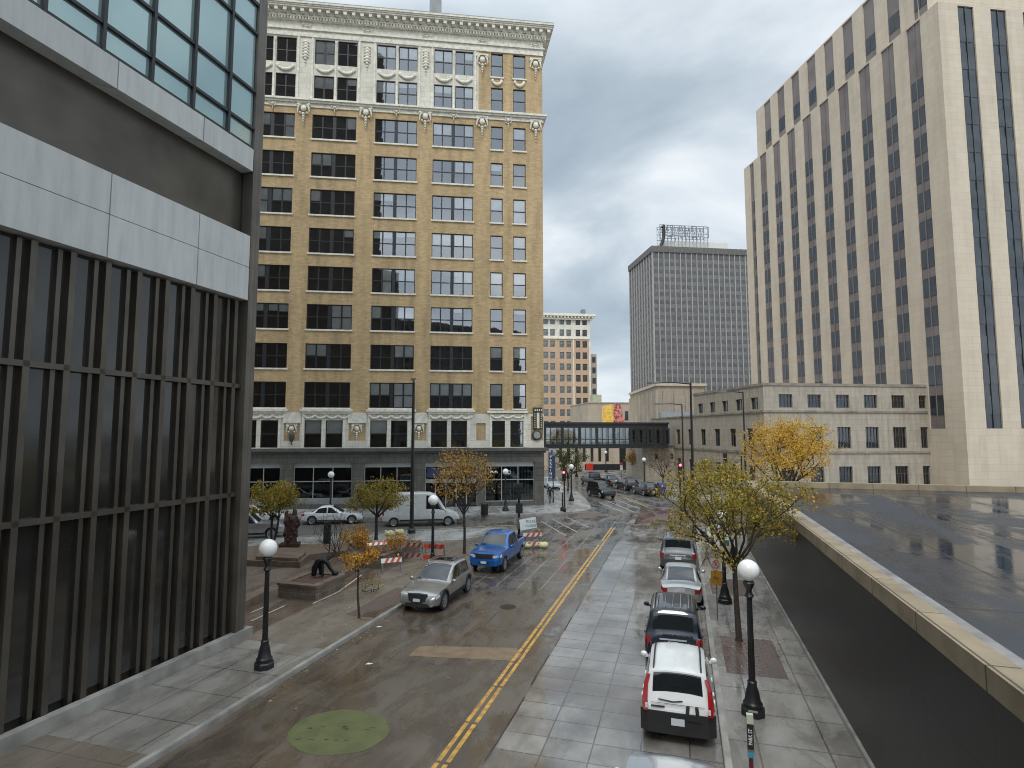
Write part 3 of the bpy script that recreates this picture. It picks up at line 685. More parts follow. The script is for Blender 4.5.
for i in range(14):
    x = ox+i*Ls/13
    for y in (2, 5.5): b.tube([(x, y, oz-5.5), (x, y, oz+Hs)], .11, 4)
    b.tube([(x, 2, oz+(i % 3)*2.8), (x, 5.5, oz+((i+1) % 3)*2.8)], .1, 4)
    if i < 13: b.tube([(x, 2, oz), (x+2, 2, oz+Hs*(i % 2))], .1, 4); b.tube([(x, 5.5, oz+Hs), (x+2, 5.5, oz)], .1, 4)
for k in range(4):
    x = ox+4+k*6; b.tube([(x, 1.8, oz+1), (x+2.4, 1.8, oz+1), (x+2.4, 1.8, oz+6.4), (x, 1.8, oz+6.4), (x, 1.8, oz+3.6)], .28, 5)
sg = b.build('roof_sign', pmat('sign lattice', (.20, .21, .23), .6, var=.2), tw)
b = MB(); b.tube([(4.4, 1.2, H1+1), (5.4, 1.2, H1+3.5), (6.2, 1.2, H1+6), (6.3, 1.2, H1+12)], [.6, .75, .8, .8], 8); b.tube([(5.2, 1.2, H1+11.0), (6.3, 1.2, H1+12.3)], .6, 6); b.build('numeral', BLACK, sg)

# --- stepped art deco tower on the right
Y = 108.; C = atY(751.5, Y, 16.5); C.z = 0
dt = empty('pale_pier_tower', C, G_ROT, 'tall pale stone tower with vertical dark window strips and stepped top', 'building')
# local: x to the right (front face far side), the visible face runs along local -y (towards the camera) at x = 0
H2 = 58.5; LEN = 44
SPN = pmat('dark spandrel', (.20, .17, .16), .6, var=.2, vscale=.3); DTW = pmat('deco glass', (.035, .042, .05), .15, var=.5, vscale=.5, spec=.7)
strips = []; y = -1.5; wds = [1.4]+[2.1]*9
yy = -1.35
pw = 2.12
b = MB(Matrix.Rotation(-pi/2, 4, 'Z'))    # facade coordinates: X = distance towards camera, outward = local -x
X = 2.0; sp = []
for i, wd in enumerate(wds): sp.append((X, X+wd)); X += wd+pw
opsx = [(a, c, 8, H2-.25) for i, (a, c) in enumerate(sp)]
wall_grid(b, 0, LEN, 0, H2, opsx, rev=.16)
b.quad((0, 0, 0), (0, 30, 0), (0, 30, H2), (0, 0, H2)); b.quad((0, 0, H2), (LEN, 0, H2), (LEN, 30, H2), (0, 30, H2))
H3 = 68.6
sp2 = [(a, c) for a, c in sp[1:]]
wall_grid(b, 2.9, LEN-4, H2, H3, [(a, c, H2+.6, H3-.25) for a, c in sp2], y=1.2, rev=.16)
b.quad((2.9, 1.2, H2), (2.9, 28, H2), (2.9, 28, H3), (2.9, 1.2, H3)); b.quad((2.9, 1.2, H3), (LEN-4, 1.2, H3), (LEN-4, 28, H3), (2.9, 28, H3)); b.quad((LEN-4, 1.2, H2), (LEN-4, 28, H2), (LEN-4, 28, H3), (LEN-4, 1.2, H3))
ends = [(2.6+i*4.4, 4.7+i*4.4) for i in range(6)]
b9 = MB(); wall_grid(b9, 0, 30, 0, H2, [(a, c, 8, H2-.25) for a, c in ends], y=-LEN, rev=.16)
b.f += [tuple(i+len(b.v) for i in f) for f in b9.f]; b.v += b9.v; b.mi += [0]*len(b9.f)
b.build('wall', LIME2, dt)
for a, c in ends:
    b = MB().quad((a, -LEN+.16, 8), (c, -LEN+.16, 8), (c, -LEN+.16, H2-.25), (a, -LEN+.16, H2-.25)); b.box((a+c)/2-.06, (a+c)/2+.06, -LEN+.05, -LEN+.155, 8, H2-.25)
    for j in range(14):
        for k in (-1, 1): xx = (a+c)/2+k*.5; b.box(xx-.38, xx+.38, -LEN+.11, -LEN+.157, 9.6+j*3.4, 11.7+j*3.4)
    b.build('window_strip', DTW, dt)
cellm = {}; cells = []
for i, (a, c) in enumerate(sp):
    top = H2-.25
    b = MB(Matrix.Rotation(-pi/2, 4, 'Z')); b.quad((a, .16, 8), (c, .16, 8), (c, .16, top), (a, .16, top))
    if i: b.quad((a, 1.36, H2+.6), (c, 1.36, H2+.6), (c, 1.36, H3-.25), (a, 1.36, H3-.25))
    b.box((a+c)/2-.06, (a+c)/2+.06, .05, .155, 8, top)
    b.build('spandrel_strip', SPN, dt)
    k = 'n' if i == 0 else 'w'
    for j in range(14):
        z = 9.6+j*3.55
        if z+2 < top-7: cells.append(((a+c)/2, .155, z, k, -j))
    if i: cells.append(((a+c)/2, 1.355, H2+2.2, 'w', -15))
Mr = Matrix.Rotation(-pi/2, 4, 'Z')
def dwin(wd):
    b = MB(Mr)
    for k in (-1, 1): b.box(min(k*.06, k*(wd/2-.08)), max(k*.06, k*(wd/2-.08)), -.05, 0, 0, 2.3)
    return b.mesh('window', DTW)
cells = [((Mr@Vector((c[0], c[1], 0))).x, (Mr@Vector((c[0], c[1], 0))).y, c[2], c[3], c[4]) for c in cells]
win_parts(dt, cells, {'n': dwin(.9), 'w': dwin(1.95)}, 0, 98, stuffmat=DTW)

# --- salmon brick block behind
Y = 187.; C = atY(590.5, Y, 25); C.z = 0
sb = empty('salmon_brick_building', C, G_ROT, 'salmon brick building with white top storeys and bracketed cornice beyond the skyway', 'building')
pitch = 3.65; zt = 46.2
b = MB(); wx = []
xs_ = -1.9
cols = []
for g in range(5):
    for k in range(2): cols.append((-3.15-g*5.2-k*2.35+ (0), ))
cols = []; x = -1.0
for g in range(6):
    for k in range(2): cols.append((x-1.55, x)); x -= 2.25
    x -= .85
rws = [5.5+k*3.72 for k in range(11)]
opz = [(a, c, z, z+2.15) for a, c in cols for z in rws]
zw = rws[9]-.9
lo = [o for o in opz if o[2] < zw]; hi = [o for o in opz if o[2] > zw]
b = MB(); wall_grid(b, -33, 0, 0, zw, lo, rev=.3); b.quad((0, 0, 0), (0, 20, 0), (0, 20, zw), (0, 0, zw)); b.build('wall', PINKBRICK, sb)
b = MB(); wall_grid(b, -33, 0, zw, 44.3, hi, rev=.3); b.quad((0, 0, zw), (0, 20, zw), (0, 20, 44.3), (0, 0, 44.3))
b.box(-33.2, .2, -.25, -.005, zw-.1, zw+.25)
b.box(-5.75, -5.35, -.12, -.003, 3, zw-.1); b.box(-.45, .12, -.12, -.003, 3, zw-.1)
b.build('white_facing', TERRA, sb)
b = MB(); b.box(-33, .7, -.7, 0, 44.3, 44.8); b.box(-33, 1.5, -1.5, 0, 45.4, 46.2); x = -33
while x < 1: b.box(x, x+.45, -1.3, -.02, 44.8, 45.4); x += 1.15
b.box(-33, .5, -.5, 19, 44.8, 45.4); b.box(-33, 1.4, 0, 19, 45.4, 46.1)
b.build('cornice', TERRAP, sb)
MB().box(-2.2, -.9, 2, 4, 46.1, 48.4).build('roof_vent', STEEL, sb)
wm = MB().box(0, 1.55, .16, .2, 0, 2.15); wm.box(.0, 1.55, .10, .16, 1.05, 1.13); wm = wm.mesh('window', pmat('pale office glass', (.16, .18, .19), .2, var=.5, vscale=.5, spec=.7))
wm2 = MB().box(0, 1.55, .16, .2, 0, 2.15).mesh('window', TWW)
cl = sorted([(a, z) for a, c in cols for z in rws if z > 9], key=lambda q: -q[0])
for a, z in cl[:99]: link('window', wm2 if a > -5.5 else wm, sb, (a, .08, z))
# --- narrow grey block just behind it
o = empty('narrow_grey_building', atY(590.5, 200.), G_ROT, 'narrow pale building peeking out right behind the salmon brick block', 'building')
o.location.z = 0; MB().box(-1, 2.6, 0, 15, 0, 35).build('wall', LIME2, o)
nm = MB().box(1.0, 2.2, -.05, 0, 0, 2.0).mesh('window', TWW)
for k in range(6): link('window', nm, o, (0, 0, 13.5+k*3.7))
# --- mural building
o = empty('mural_building', atY(592, 150.), G_ROT, 'low tan building with a painted yellow and red mural above the skyway', 'building'); o.location.z = 0
MB().box(-1, 13.5, 0, 20, 0, 15.2).build('wall', WALLTAN, o); MB().box(-1.1, 13.6, -.15, 20, 15.2, 15.5).build('coping', LIME, o)
MB().box(9.0, 9.9, -.06, 0, 10.8, 13.2).build('window', TWW, o)
MB().box(1.8, 4.2, 5, 8, 15.5, 17.8).build('roof_tank', pmat('olive tank', (.40, .42, .30), .7), o)
def blotmat(name, a, c, s):
    m = bpy.data.materials.new(name); m.use_nodes = True; t = m.node_tree; p = t.nodes['Principled BSDF']; o_ = N(t, 'ShaderNodeTexCoord'); n = N(t, 'ShaderNodeTexNoise'); n.inputs['Scale'].default_value = s; n.inputs['Detail'].default_value = 3
    L_(t, o_.outputs['Object'], n.inputs[0]); L_(t, ramp(t, n.outputs[0], [(.46, a), (.54, c)]), p.inputs['Base Color']); return m
b = MB(); b.add([(x, -.02, z) for x, z in ((2.9, 9.9), (5.9, 9.9), (5.85, 14.9), (5.0, 15.0), (3.9, 14.7), (3.0, 14.4), (2.75, 12))], [tuple(range(7))]); b.build('mural_yellow', blotmat('yellow mural', (.85, .45, .05), (.85, .62, .18), 1.3), o)
b = MB(); b.add([(x, -.04, z) for x, z in ((5.9, 9.9), (8.6, 9.9), (8.9, 11), (8.3, 12), (8.3, 13.4), (7.8, 14.8), (7.0, 15.6), (6.5, 14.9), (6.0, 14.2))], [tuple(range(9))]); b.build('mural_red', blotmat('red mural', (.30, .05, .06), (.72, .30, .24), 1.6), o)

# --- stone civic building on the right corner
CS = Vector((29.1, 66.7, 0))
cv = empty('stone_civic_building', CS, G_ROT, 'low beige limestone civic building with punched windows on the far right corner', 'building')
z0 = 0
b = MB()   # front (local x>0, faces -y)
fo = []
x = 1.9
while x < 60: fo.append((x, x+1.7)); x += 3.6
opf = [(a, c, 10.45, 12.0) for a, c in fo]+[(a, c, 5.7, 8.2) for a, c in fo]+[(a, c, 1.2, 3.6) for a, c in fo]
wall_grid(b, 0, 66, 0, 13.0, opf, rev=.3)
b2 = MB(Matrix.Rotation(-pi/2, 4, 'Z'))   # left side: X = -(depth); facade x from -LB..0
SL = 36
up_ = [(-d-.78, -d+.78) for d in (2.0, 5.55, 9.1, 12.65, 16.3)]; lo_ = [(-d-.75, -d+.75) for d in (3.1, 7.3, 11.5, 15.7, 20.0, 24.3, 28.5)]
ops_s = [(a, c, 5.75, 8.05) for a, c in lo_]+[(a, c, 10.3, 11.7) for a, c in up_]+[(a+.1, c, 1.0, 3.6) for a, c in lo_]
wall_grid(b2, -SL, 0, 0, 10.0, [o for o in ops_s if o[2] < 9], rev=.3); wall_grid(b2, -18.5, 0, 10.0, 13.0, [o for o in ops_s if o[2] > 9], rev=.3)
b.v += b2.v; nb = len(b.v)-len(b2.v); b.f += [tuple(i+nb for i in f) for f in b2.f]; b.mi += [0]*len(b2.f)
b.quad((0, 0, 13.0), (66, 0, 13.0), (66, 18.5, 13.0), (0, 18.5, 13.0)); b.quad((66, 0, 0), (66, SL, 0), (66, SL, 13), (66, 0, 13)); b.quad((0, 18.5, 10), (0, 18.5, 13), (66, 18.5, 13), (66, 18.5, 10)); b.quad((0, 18.5, 10.0), (66, 18.5, 10.0), (66, SL, 10.0), (0, SL, 10.0)); b.quad((0, SL, 0), (0, SL, 10), (66, SL, 10), (66, SL, 0))
b.build('wall', LIME, cv)
b = MB(); 
for za, zb, p in ((9.9, 10.12, .14), (5.1, 5.35, .12), (13.0, 13.3, .10)): b.box(-p, 66, -p, -.003, za, zb); b.box(-p, -.003, -.003, SL if za < 12 else 18.6, za, zb)
b.build('string_course', pmat('weathered stone course', (.26, .225, .18), .7, var=.35, vscale=.6), cv)
MB().box(.8, 65, .8, 18, .3, 12.8).box(.8, 65, 18.01, SL-1, .3, 9.8).build('room_backing', BACK, cv)
wf = {}
def cwin(wd, ht, bars):
    k = (wd, ht)
    if k in wf: return wf[k]
    b = MB(); b.box(0, wd, 0, .08, 0, .08); b.box(0, wd, 0, .08, ht-.08, ht); b.box(0, .07, 0, .08, .08, ht-.08); b.box(wd-.07, wd, 0, .08, .08, ht-.08)
    for i in range(1, bars): x = wd*i/bars; b.box(x-.035, x+.035, 0, .08, .08, ht-.08)
    b.box(.07, wd-.07, .01, .07, ht*.62, ht*.62+.05)
    g = MB().quad((.03, .05, .03), (wd-.03, .05, .03), (wd-.03, .05, ht-.03), (.03, .05, ht-.03))
    wf[k] = (b.mesh('window', pmat('aged window frame', (.09, .085, .08), .5)), g.mesh('glass', GLASSD)); return wf[k]
cnt = 0
for a, c, za, zb in opf:
    if cnt > 54: break
    f, g = cwin(round(c-a, 2), round(zb-za, 2), 4); o = link('window', f, cv, (a, .18, za)); link('glass', g, o); cnt += 1
for a, c, za, zb in ops_s:
    f, g = cwin(round(c-a, 2), round(zb-za, 2), 3); p = Matrix.Rotation(-pi/2, 4, 'Z')@Vector((a, .18, za)); o = link('window', f, cv, p); o.rotation_euler.z = -pi/2; link('glass', g, o)
# the taller chamfered hall at its far end and the lower wing under the skyway end
hl = empty('fluted_stone_hall', atY(657, 104., 16), G_ROT, 'taller pale stone hall with fluted chamfered corner behind the civic building', 'building'); hl.location.z = 0
poly = [(3.7, 25.7), (0, 0), (9, 0), (12, 8), (14, 25.7)]
b = MB().prism(poly, 0, 16.0); b.build('wall', LIME, hl)
b = MB().prism([(3.4, 26), (-.3, -.35), (9.3, -.35), (12.3, 7.8), (14.3, 26)], 16.0, 16.5); b.build('coping', LIME2, hl)
b = MB()
for i in range(8):
    t = i/7; px, py = 3.7*t-.02, 25.7*t; b.tube([(px, py, 8), (px, py, 15.2)], .32, 8)
for i in range(4): b.box(1.0+i*2.1, 1.5+i*2.1, -.25, -.003, 8, 15.2)
b.build('flute', LIME, hl, 30)
b = MB().box(.2, 7.2, -1.4, -.01, 9.9, 11.2); b.build('metal_parapet', pmat('blue grey panel', (.30, .34, .38), .5), hl)
MB().box(9.3, 11.3, 1, 7, 0, 14.4).build('stepped_wing', LIME, hl)
# --- low pilastered wall building under the skyway
lw = empty('pilastered_stone_building', atY(664, 122.), G_ROT, 'low stone building with tall narrow windows seen under the skyway', 'building'); lw.location.z = 0
nopen = [(-24+i*1.65, -23.35+i*1.65, 1.6, 5.6) for i in range(8)]+[(-9.6, -7.7, .4, 5.2)]
b = MB(); wall_grid(b, -30, 4, 0, 8.5, nopen, rev=.4); b.box(-30, 4, .8, 12, 8.0, 8.5); b.build('wall', LIME2, lw)
for i, (a, c, za, zb) in enumerate(nopen): MB().quad((a, .35, za), (c, .35, za), (c, .35, zb), (a, .35, zb)).build('window' if i < 8 else 'doorway', DTW if i < 8 else DARKFR, lw)
b = MB()
for i in range(9): x = -24.55+i*1.65; b.box(x-.22, x+.22, -.2, -.003, .5, 6.6)
b.box(-30, 4, -.3, -.003, 6.6, 7.3); b.build('pilaster', LIME2, lw)
MB().box(-18, 4, -4.2, -3.9, 0, 1.3).build('parapet_wall', DARKFR, lw)
# low stone wing on the right of skyway end
o = empty('low_stone_wing', atY(652, 92.), G_ROT, 'low weathered stone wing under the right end of the skyway', 'building'); o.location.z = 0
MB().box(-.9, 8.8, 0, 10, 0, 5.3).build('wall', LIME, o); MB().box(-1.05, 8.9, -.15, 10, 5.3, 5.55).build('coping', GSTONEP, o)
for k in range(3): MB().box(.6+k*2.6, 1.0+k*2.6, -.04, 0, 3.4, 4.3).build('slit_window', DARKFR, o)

# ================================================================== SKYWAY
Y = 88.; C = atY(541, Y); C.z = 0
sk = empty('skyway_bridge', C, G_ROT, 'black framed glass pedestrian skyway crossing the far street', 'skyway')
SKL = 20.2; zb_, zt_ = 5.15, 9.15
b = MB(); b.box(0, SKL, 0, 3.6, zb_, zb_+.5); b.box(-.1, SKL+.1, -.2, 3.8, zt_-.30, zt_); b.box(0, SKL, -.05, 0.05, zb_+.5, zb_+.62); b.box(0, SKL, 3.55, 3.65, zb_+.5, zb_+.62); b.box(0, SKL, 0.0, 3.6, zt_-.85, zt_-.30)
b.build('deck_and_roof', pmat('black skyway steel', (.022, .024, .025), .4, var=.2), sk)
b = MB()
for i in range(8):
    x = .6+i*(SKL-1.2)/7
    for y in (-.06, 3.5): b.box(x-.22, x+.22, y, y+.16, zb_+.62, zt_-.85)
    if i < 7:
        for k in (1, 2): xx = x+(SKL-1.2)/7*k/3; [b.box(xx-.04, xx+.04, y, y+.12, zb_+.62, zt_-.85) for y in (-.03, 3.5)]
for y in (-.05, 3.52): b.box(0, SKL, y, y+.1, zb_+1.3, zb_+1.38)
b.build('frame', MATS['black skyway steel'], sk)
for y in (.02, 3.57): MB().quad((0, y, zb_+.6), (SKL, y, zb_+.6), (SKL, y, zt_-.8), (0, y, zt_-.8)).build('glass', glassmat('skyway glass', .12, tint=(.5, .56, .55)), sk)
b = MB(); b.box(SKL-5.0, SKL+.4, .4, 3.2, zb_+.6, zt_-.9); b.build('interior_wall', pmat('dark blue interior', (.03, .045, .07), .6), sk)
pr = MB()
for k, x in enumerate((11.9, 12.7, 15.2)): pr.ball((x, 1.8, zb_+1.9), .28, 8, 6, 1, .8, 2.2)
pr.build('interior_furniture', BLACK, sk)

# ================================================================== RIGHT LOW BUILDING
rb = empty('dark_low_building', st(3.85, 40.6, KH), ST_ROT, 'low black clad building with flat wet roof and tan coping along the right sidewalk', 'building')
CLAD = brickmat('charcoal wall cladding', (.027, .025, .023), (.021, .020, .018), (.008, .008, .007), 2.4, 1.4, .014, offset=0, stain=.3, sscale=1.2, vertical=True, rough=.42, streak=True)
ZR = 4.3
b = MB(); b.box(0, 60, -60, 0, 0, ZR-.35); b.build('wall', CLAD, rb)
MB().quad((.8, -59.5, ZR-.34), (59.5, -59.5, ZR-.34), (59.5, -.5, ZR-.34), (.8, -.5, ZR-.34)).build('roof', brickmat('wet navy roof membrane', (.020, .028, .045), (.016, .024, .038), (.008, .01, .014), 3.2, 9.0, .05, wet=.6, offset=0, stain=.3, sscale=.5, wlo=.06, whi=.45, wscale=.25), rb)
b = MB(); b.box(-.06, .34, -60, 0.06, ZR-.34, ZR); b.box(.34, 60, -.42, .06, ZR-.34, ZR); b.build('coping', brickmat('tan coping', (.34, .27, .18), (.30, .24, .16), (.10, .08, .06), 2.4, 2.4, .02, offset=0, stain=.35, sscale=1.2), rb)
b = MB(); b.box(.343, .70, -60, -.423, ZR-.34, ZR-.12); b.build('inner_kerb', pmat('grey flashing', (.25, .24, .23), .5, var=.3), rb)
b = MB(); b.box(-.08, .0, -60, 0, 0, .14); b.build('base_line', KERB, rb)

# ================================================================== LAMP POSTS
def lamp_post():
    r = empty('street_lamp', (0, 0, 0))
    b = MB(); b.lathe([(.31, 0), (.31, .16), (.27, .20), (.27, .22)], 8); b.lathe([(.24, .22), (.245, .30), (.20, .36), (.17, .55), (.12, .72), (.115, .80), (.125, .83), (.10, .86)], 16); b.build('base', BLACK, r, 30)
    b = MB(); b.lathe([(.088, .86), (.082, 1.5), (.070, 2.95), (.065, 3.0)], 24, flute=.12); b.lathe([(.10, 3.0), (.12, 3.04), (.075, 3.12), (.07, 3.2), (.13, 3.32), (.15, 3.38), (.10, 3.45), (.12, 3.5)], 16); b.build('pole', BLACK, r, 30)
    b = MB(); b.ball((0, 0, 3.70), .28, 28, 18, 1, 1, 1); b.build('globe', GLOBE, r, 80)
    return r
L0 = lamp_post(); used = False
lamps = [(st(-12.81, 15.9, KH), 'globe street lamp on the left sidewalk beside the bronze building column'),
         (st(1.62, 17.0, KH), 'globe street lamp on the right sidewalk level with the white parked wagon'),
         (st(1.62, 27.4, KH), 'globe street lamp with a small plate sign, beside the orange sign on the right sidewalk'),
         (st(-13.2, 29.6, KH), 'globe street lamp behind the silver crossover and in front of the white van'),
         (atY(330, 51.6, KH), 'globe street lamp behind the white sedan at the far kerb'),
         (at(505.5, 511, KH), 'globe street lamp in front of the shop windows beside the signal pole'),
         (at(571.5, 501, KH), 'globe street lamp by the kerb of the far corner beside the blue banner'),
         (atY(576.5, 98, KH), 'small distant globe lamp in front of the pilastered wall, left of the red box'),
         (atY(606, 110, KH), 'small distant globe lamp beside the dark doorway beneath the skyway'),
         (atY(644.5, 80, KH), 'distant globe lamp between the yellow tree and the parked black cars')]
for p, lab in lamps:
    o = L0 if not used else copy_tree(L0); used = True
    o.location = p; tag(o, lab, 'street lamp', 'globe street lamps')
# ================================================================== TALL POLES, SIGNALS
def mast(name, p, h, arm_to, label, r0=.12, arm_z=None):
    r = empty(name, p, 0, label, 'street light', 'tall street light poles')
    b = MB(); b.lathe([(r0*2.0, 0), (r0*2.0, .25), (r0*1.35, .35), (r0*1.3, .5)], 12); b.lathe([(r0*1.05, .5), (r0*.62, h)], 12); b.build('pole', BLACK, r, 30)
    d = Vector(arm_to); b = MB(); b.tube([(0, 0, h-.1), (d.x*.5, d.y*.5, h+.02), (d.x, d.y, h+.0)], [.06, .05, .04], 8); b.build('arm', BLACK, r, 30)
    u = d.normalized(); M = Matrix.Translation((d.x, d.y, h))@Matrix.Rotation(atan2(u.y, u.x), 4, 'Z'); b = MB(M); b.prism([(-.1, -.1), (.45, -.17), (.75, -.1), (.75, .1), (.45, .17), (-.1, .1)], -.07, .05); b.build('lamp_head', STEEL, r); return r
mast('tall_light_pole', at(694.5, 535, KH), 11.1, (-2.4, .2, 0), 'tall black light pole on the right corner with a long arm to the left')
mast('tall_light_pole', atY(684.5, 56, KH), 10.2, (-1.8, .3, 0), 'slimmer light pole carrying the red signal, left of the tall right corner pole', .09)
mast('tall_light_pole', atY(747, 55, KH), 11.3, (-1.6, .2, 0), 'tall light pole in front of the stone corner, left of the bright yellow tree', .10)
mast('tall_light_pole', at(411.5, 533, KH), 11.2, (.35, -2.2, 0), 'tall black light pole in front of the white van and the tan brick block', .15)
SIGB = pmat('signal housing', (.02, .02, .02), .5); REDL = emat('lit red signal', (1, .03, .04), 20.0); DK = pmat('unlit lens', (.03, .03, .03), .3)
def signal(p, rz, label, h=3.3, pole=True, lit=True, mastarm=None, n=1, lamp_h=None):
    r = empty('traffic_signal', p, rz, label, 'traffic signal', 'traffic signals')
    if pole: b = MB(); b.lathe([(.16, 0), (.16, .3), (.08, .4), (.07, h+.9)], 12); b.build('pole', BLACK, r, 30)
    if mastarm: MB().tube([(0, 0, h+.4), (mastarm, 0, h+.5)], .05, 8).build('mast_arm', STEEL, r)
    x = mastarm or 0
    hd = MB().box(x-.17, x+.17, -.35, -.10, h-.05, h+.95); 
    for k in range(3): hd.tube([(x, -.35, h+.15+k*.3), (x, -.52, h+.13+k*.3)], [.12, .12], 10)
    hd = hd.build('signal_head', SIGB, r)
    for k in range(3):
        b = MB(Matrix.Translation((x, -.525 if k == 2 and lit else -.36, h+.15+k*.3))@Matrix.Rotation(pi/2, 4, 'X')); b.lathe([(.105, 0), (.105, .01)], 12); b.build('lens', REDL if (k == 2 and lit) else DK, hd)
    return r
signal(at(519, 545, KH), 0, 'black signal pole with pedestrian head behind the blue pickup bed', 3.1, lit=False)
o = MB().box(.1, .5, -.2, .1, 2.2, 2.7)
o.v = [v+at(519, 545, KH) for v in o.v]
sgp = [x for x in COL.objects if x.name.startswith('traffic_signal')][0]
MB().box(-.22, .24, -.38, -.1, 2.1, 2.75).build('pedestrian_head', SIGB, sgp); MB().box(-.16, .16, -.30, -.12, 1.1, 1.8).build('push_button_box', STEEL, sgp)
signal(atY(564.5, 54.9, KH), R(-10), 'red lit signal on the far corner kerb in front of the green tree', 2.95)
signal(atY(681, 50, KH), R(-10), 'red lit signal beside the slim light pole at the right corner', 3.9)
signal(atY(743, 55.5, KH), R(-10), 'unlit black signal hanging from a mast arm above the round green tree', 4.5, lit=False, mastarm=-1.5)
# ================================================================== CAR BUILDER
def pchip(xs, ys, x):
    n = len(xs)
    if x <= xs[0]: return ys[0]
    if x >= xs[-1]: return ys[-1]
    i = max(k for k in range(n-1) if xs[k] <= x); h = [xs[k+1]-xs[k] for k in range(n-1)]; d = [(ys[k+1]-ys[k])/h[k] for k in range(n-1)]
    def m(k):
        if k == 0: return d[0]
        if k == n-1: return d[-1]
        return 0 if d[k-1]*d[k] <= 0 else 2*d[k-1]*d[k]/(d[k-1]+d[k])
    t = (x-xs[i])/h[i]; a, c = m(i), m(i+1)
    return (2*t**3-3*t*t+1)*ys[i]+(t**3-2*t*t+t)*h[i]*a+(-2*t**3+3*t*t)*ys[i+1]+(t**3-t*t)*h[i]*c
class Car:
    """st: stations (x, zb, zs, zr, w, wr). x forward. section points 0..8, see sec()"""
    def __init__(s, stn): s.st = sorted(stn); s.xs = [a[0] for a in s.st]
    def par(s, x): return [pchip(s.xs, [a[k] for a in s.st], x) for k in range(1, 6)]
    def sec(s, x):
        zb, zs, zr, w, wr = s.par(x); g = min(1, max(0, (zr-zs)/.25)); zs2 = zs
        return [(0, zb), (w*.82, zb), (w*.955, zb+.07), (w, zb+.42*(zs-zb)), (w*.985, zb+.72*(zs-zb)), (w*.955, zs-.012), (wr+.035, max(zr-.075, zs+.0)), (wr-.06, max(zr-.012, zs+.006)), (wr*.45, zr+.018+.006), (0, zr+.03)]
    def P(s, x, k, side=1):
        q = s.sec(x); i = min(int(k), len(q)-2); t = k-i; return Vector((x, side*(q[i][0]*(1-t)+q[i+1][0]*t), q[i][1]*(1-t)+q[i+1][1]*t))
    def panel(s, b, xa0, xa1, ka, xb0, xb1, kb, side=1, off=.006, nx=8, nk=4):
        vs = []
        for j in range(nk+1):
            t = j/nk; k = ka+(kb-ka)*t; x0 = xa0+(xb0-xa0)*t; x1 = xa1+(xb1-xa1)*t
            for i in range(nx+1):
                x = x0+(x1-x0)*i/nx; p = s.P(x, k, side); e = .02
                du = s.P(x+e, k, side)-s.P(x-e, k, side); dv = s.P(x, min(k+.04, 8.99), side)-s.P(x, max(k-.04, 0), side); nn = dv.cross(du)*side
                if nn.length > 1e-9: nn.normalize()
                else: nn = Vector((0, side, 0))
                vs.append(p+nn*off)
        fs = []
        for j in range(nk):
            for i in range(nx):
                a = j*(nx+1)+i; f = (a, a+1, a+nx+2, a+nx+1); fs.append(f if side > 0 else f[::-1])
        b.add(vs, fs); return b
    def body(s, mat, wheels, rad, inner, extra_cut=None):
        xs = []
        for i in range(len(s.xs)-1):
            a, c = s.xs[i], s.xs[i+1]; n = max(1, int(round((c-a)/.11)))
            xs += [a+(c-a)*k/n for k in range(n)]
        xs.append(s.xs[-1]); b = MB(); vs = []; fs = []; M = None
        for x in xs:
            q = s.sec(x); ring = [(x, y, z) for y, z in q]+[(x, -y, z) for y, z in q[-2:0:-1]]; M = len(ring); vs += ring
        for i in range(len(xs)-1):
            for k in range(M): fs.append((i*M+k, (i+1)*M+k, (i+1)*M+(k+1) % M, i*M+(k+1) % M))
        fs.append(tuple(range(M))); fs.append(tuple((len(xs)-1)*M+k for k in range(M))[::-1])
        b.add(vs, fs); me = b.mesh('body', [mat, inner]); tmp = bpy.data.objects.new('tmp', me); COL.objects.link(tmp)
        bm = bmesh.new(); bm.from_mesh(me); bmesh.ops.recalc_face_normals(bm, faces=bm.faces); bm.to_mesh(me); bm.free()
        c = MB()
        for wx in wheels:
            for sd in (-1, 1): y0, y1 = sd*(s.W-.30), sd*(s.W+.2); c.tube([(wx, min(y0, y1), rad), (wx, max(y0, y1), rad)], rad+.055, 24)
        if extra_cut: c.box(*extra_cut)
        cm = c.mesh('cut', [inner]); cut = bpy.data.objects.new('cut', cm); COL.objects.link(cut)
        bm = bmesh.new(); bm.from_mesh(cm); bmesh.ops.recalc_face_normals(bm, faces=bm.faces); bm.to_mesh(cm); bm.free()
        md = tmp.modifiers.new('b', 'BOOLEAN'); md.object = cut; md.operation = 'DIFFERENCE'; md.solver = 'EXACT'; md.material_mode = 'TRANSFER'
        dg = bpy.context.evaluated_depsgraph_get(); res = bpy.data.meshes.new_from_object(tmp.evaluated_get(dg)); res.name = 'body'
        bpy.data.objects.remove(tmp); bpy.data.objects.remove(cut)
        res.polygons.foreach_set('use_smooth', [True]*len(res.polygons)); res.set_sharp_from_angle(angle=R(32))
        return res
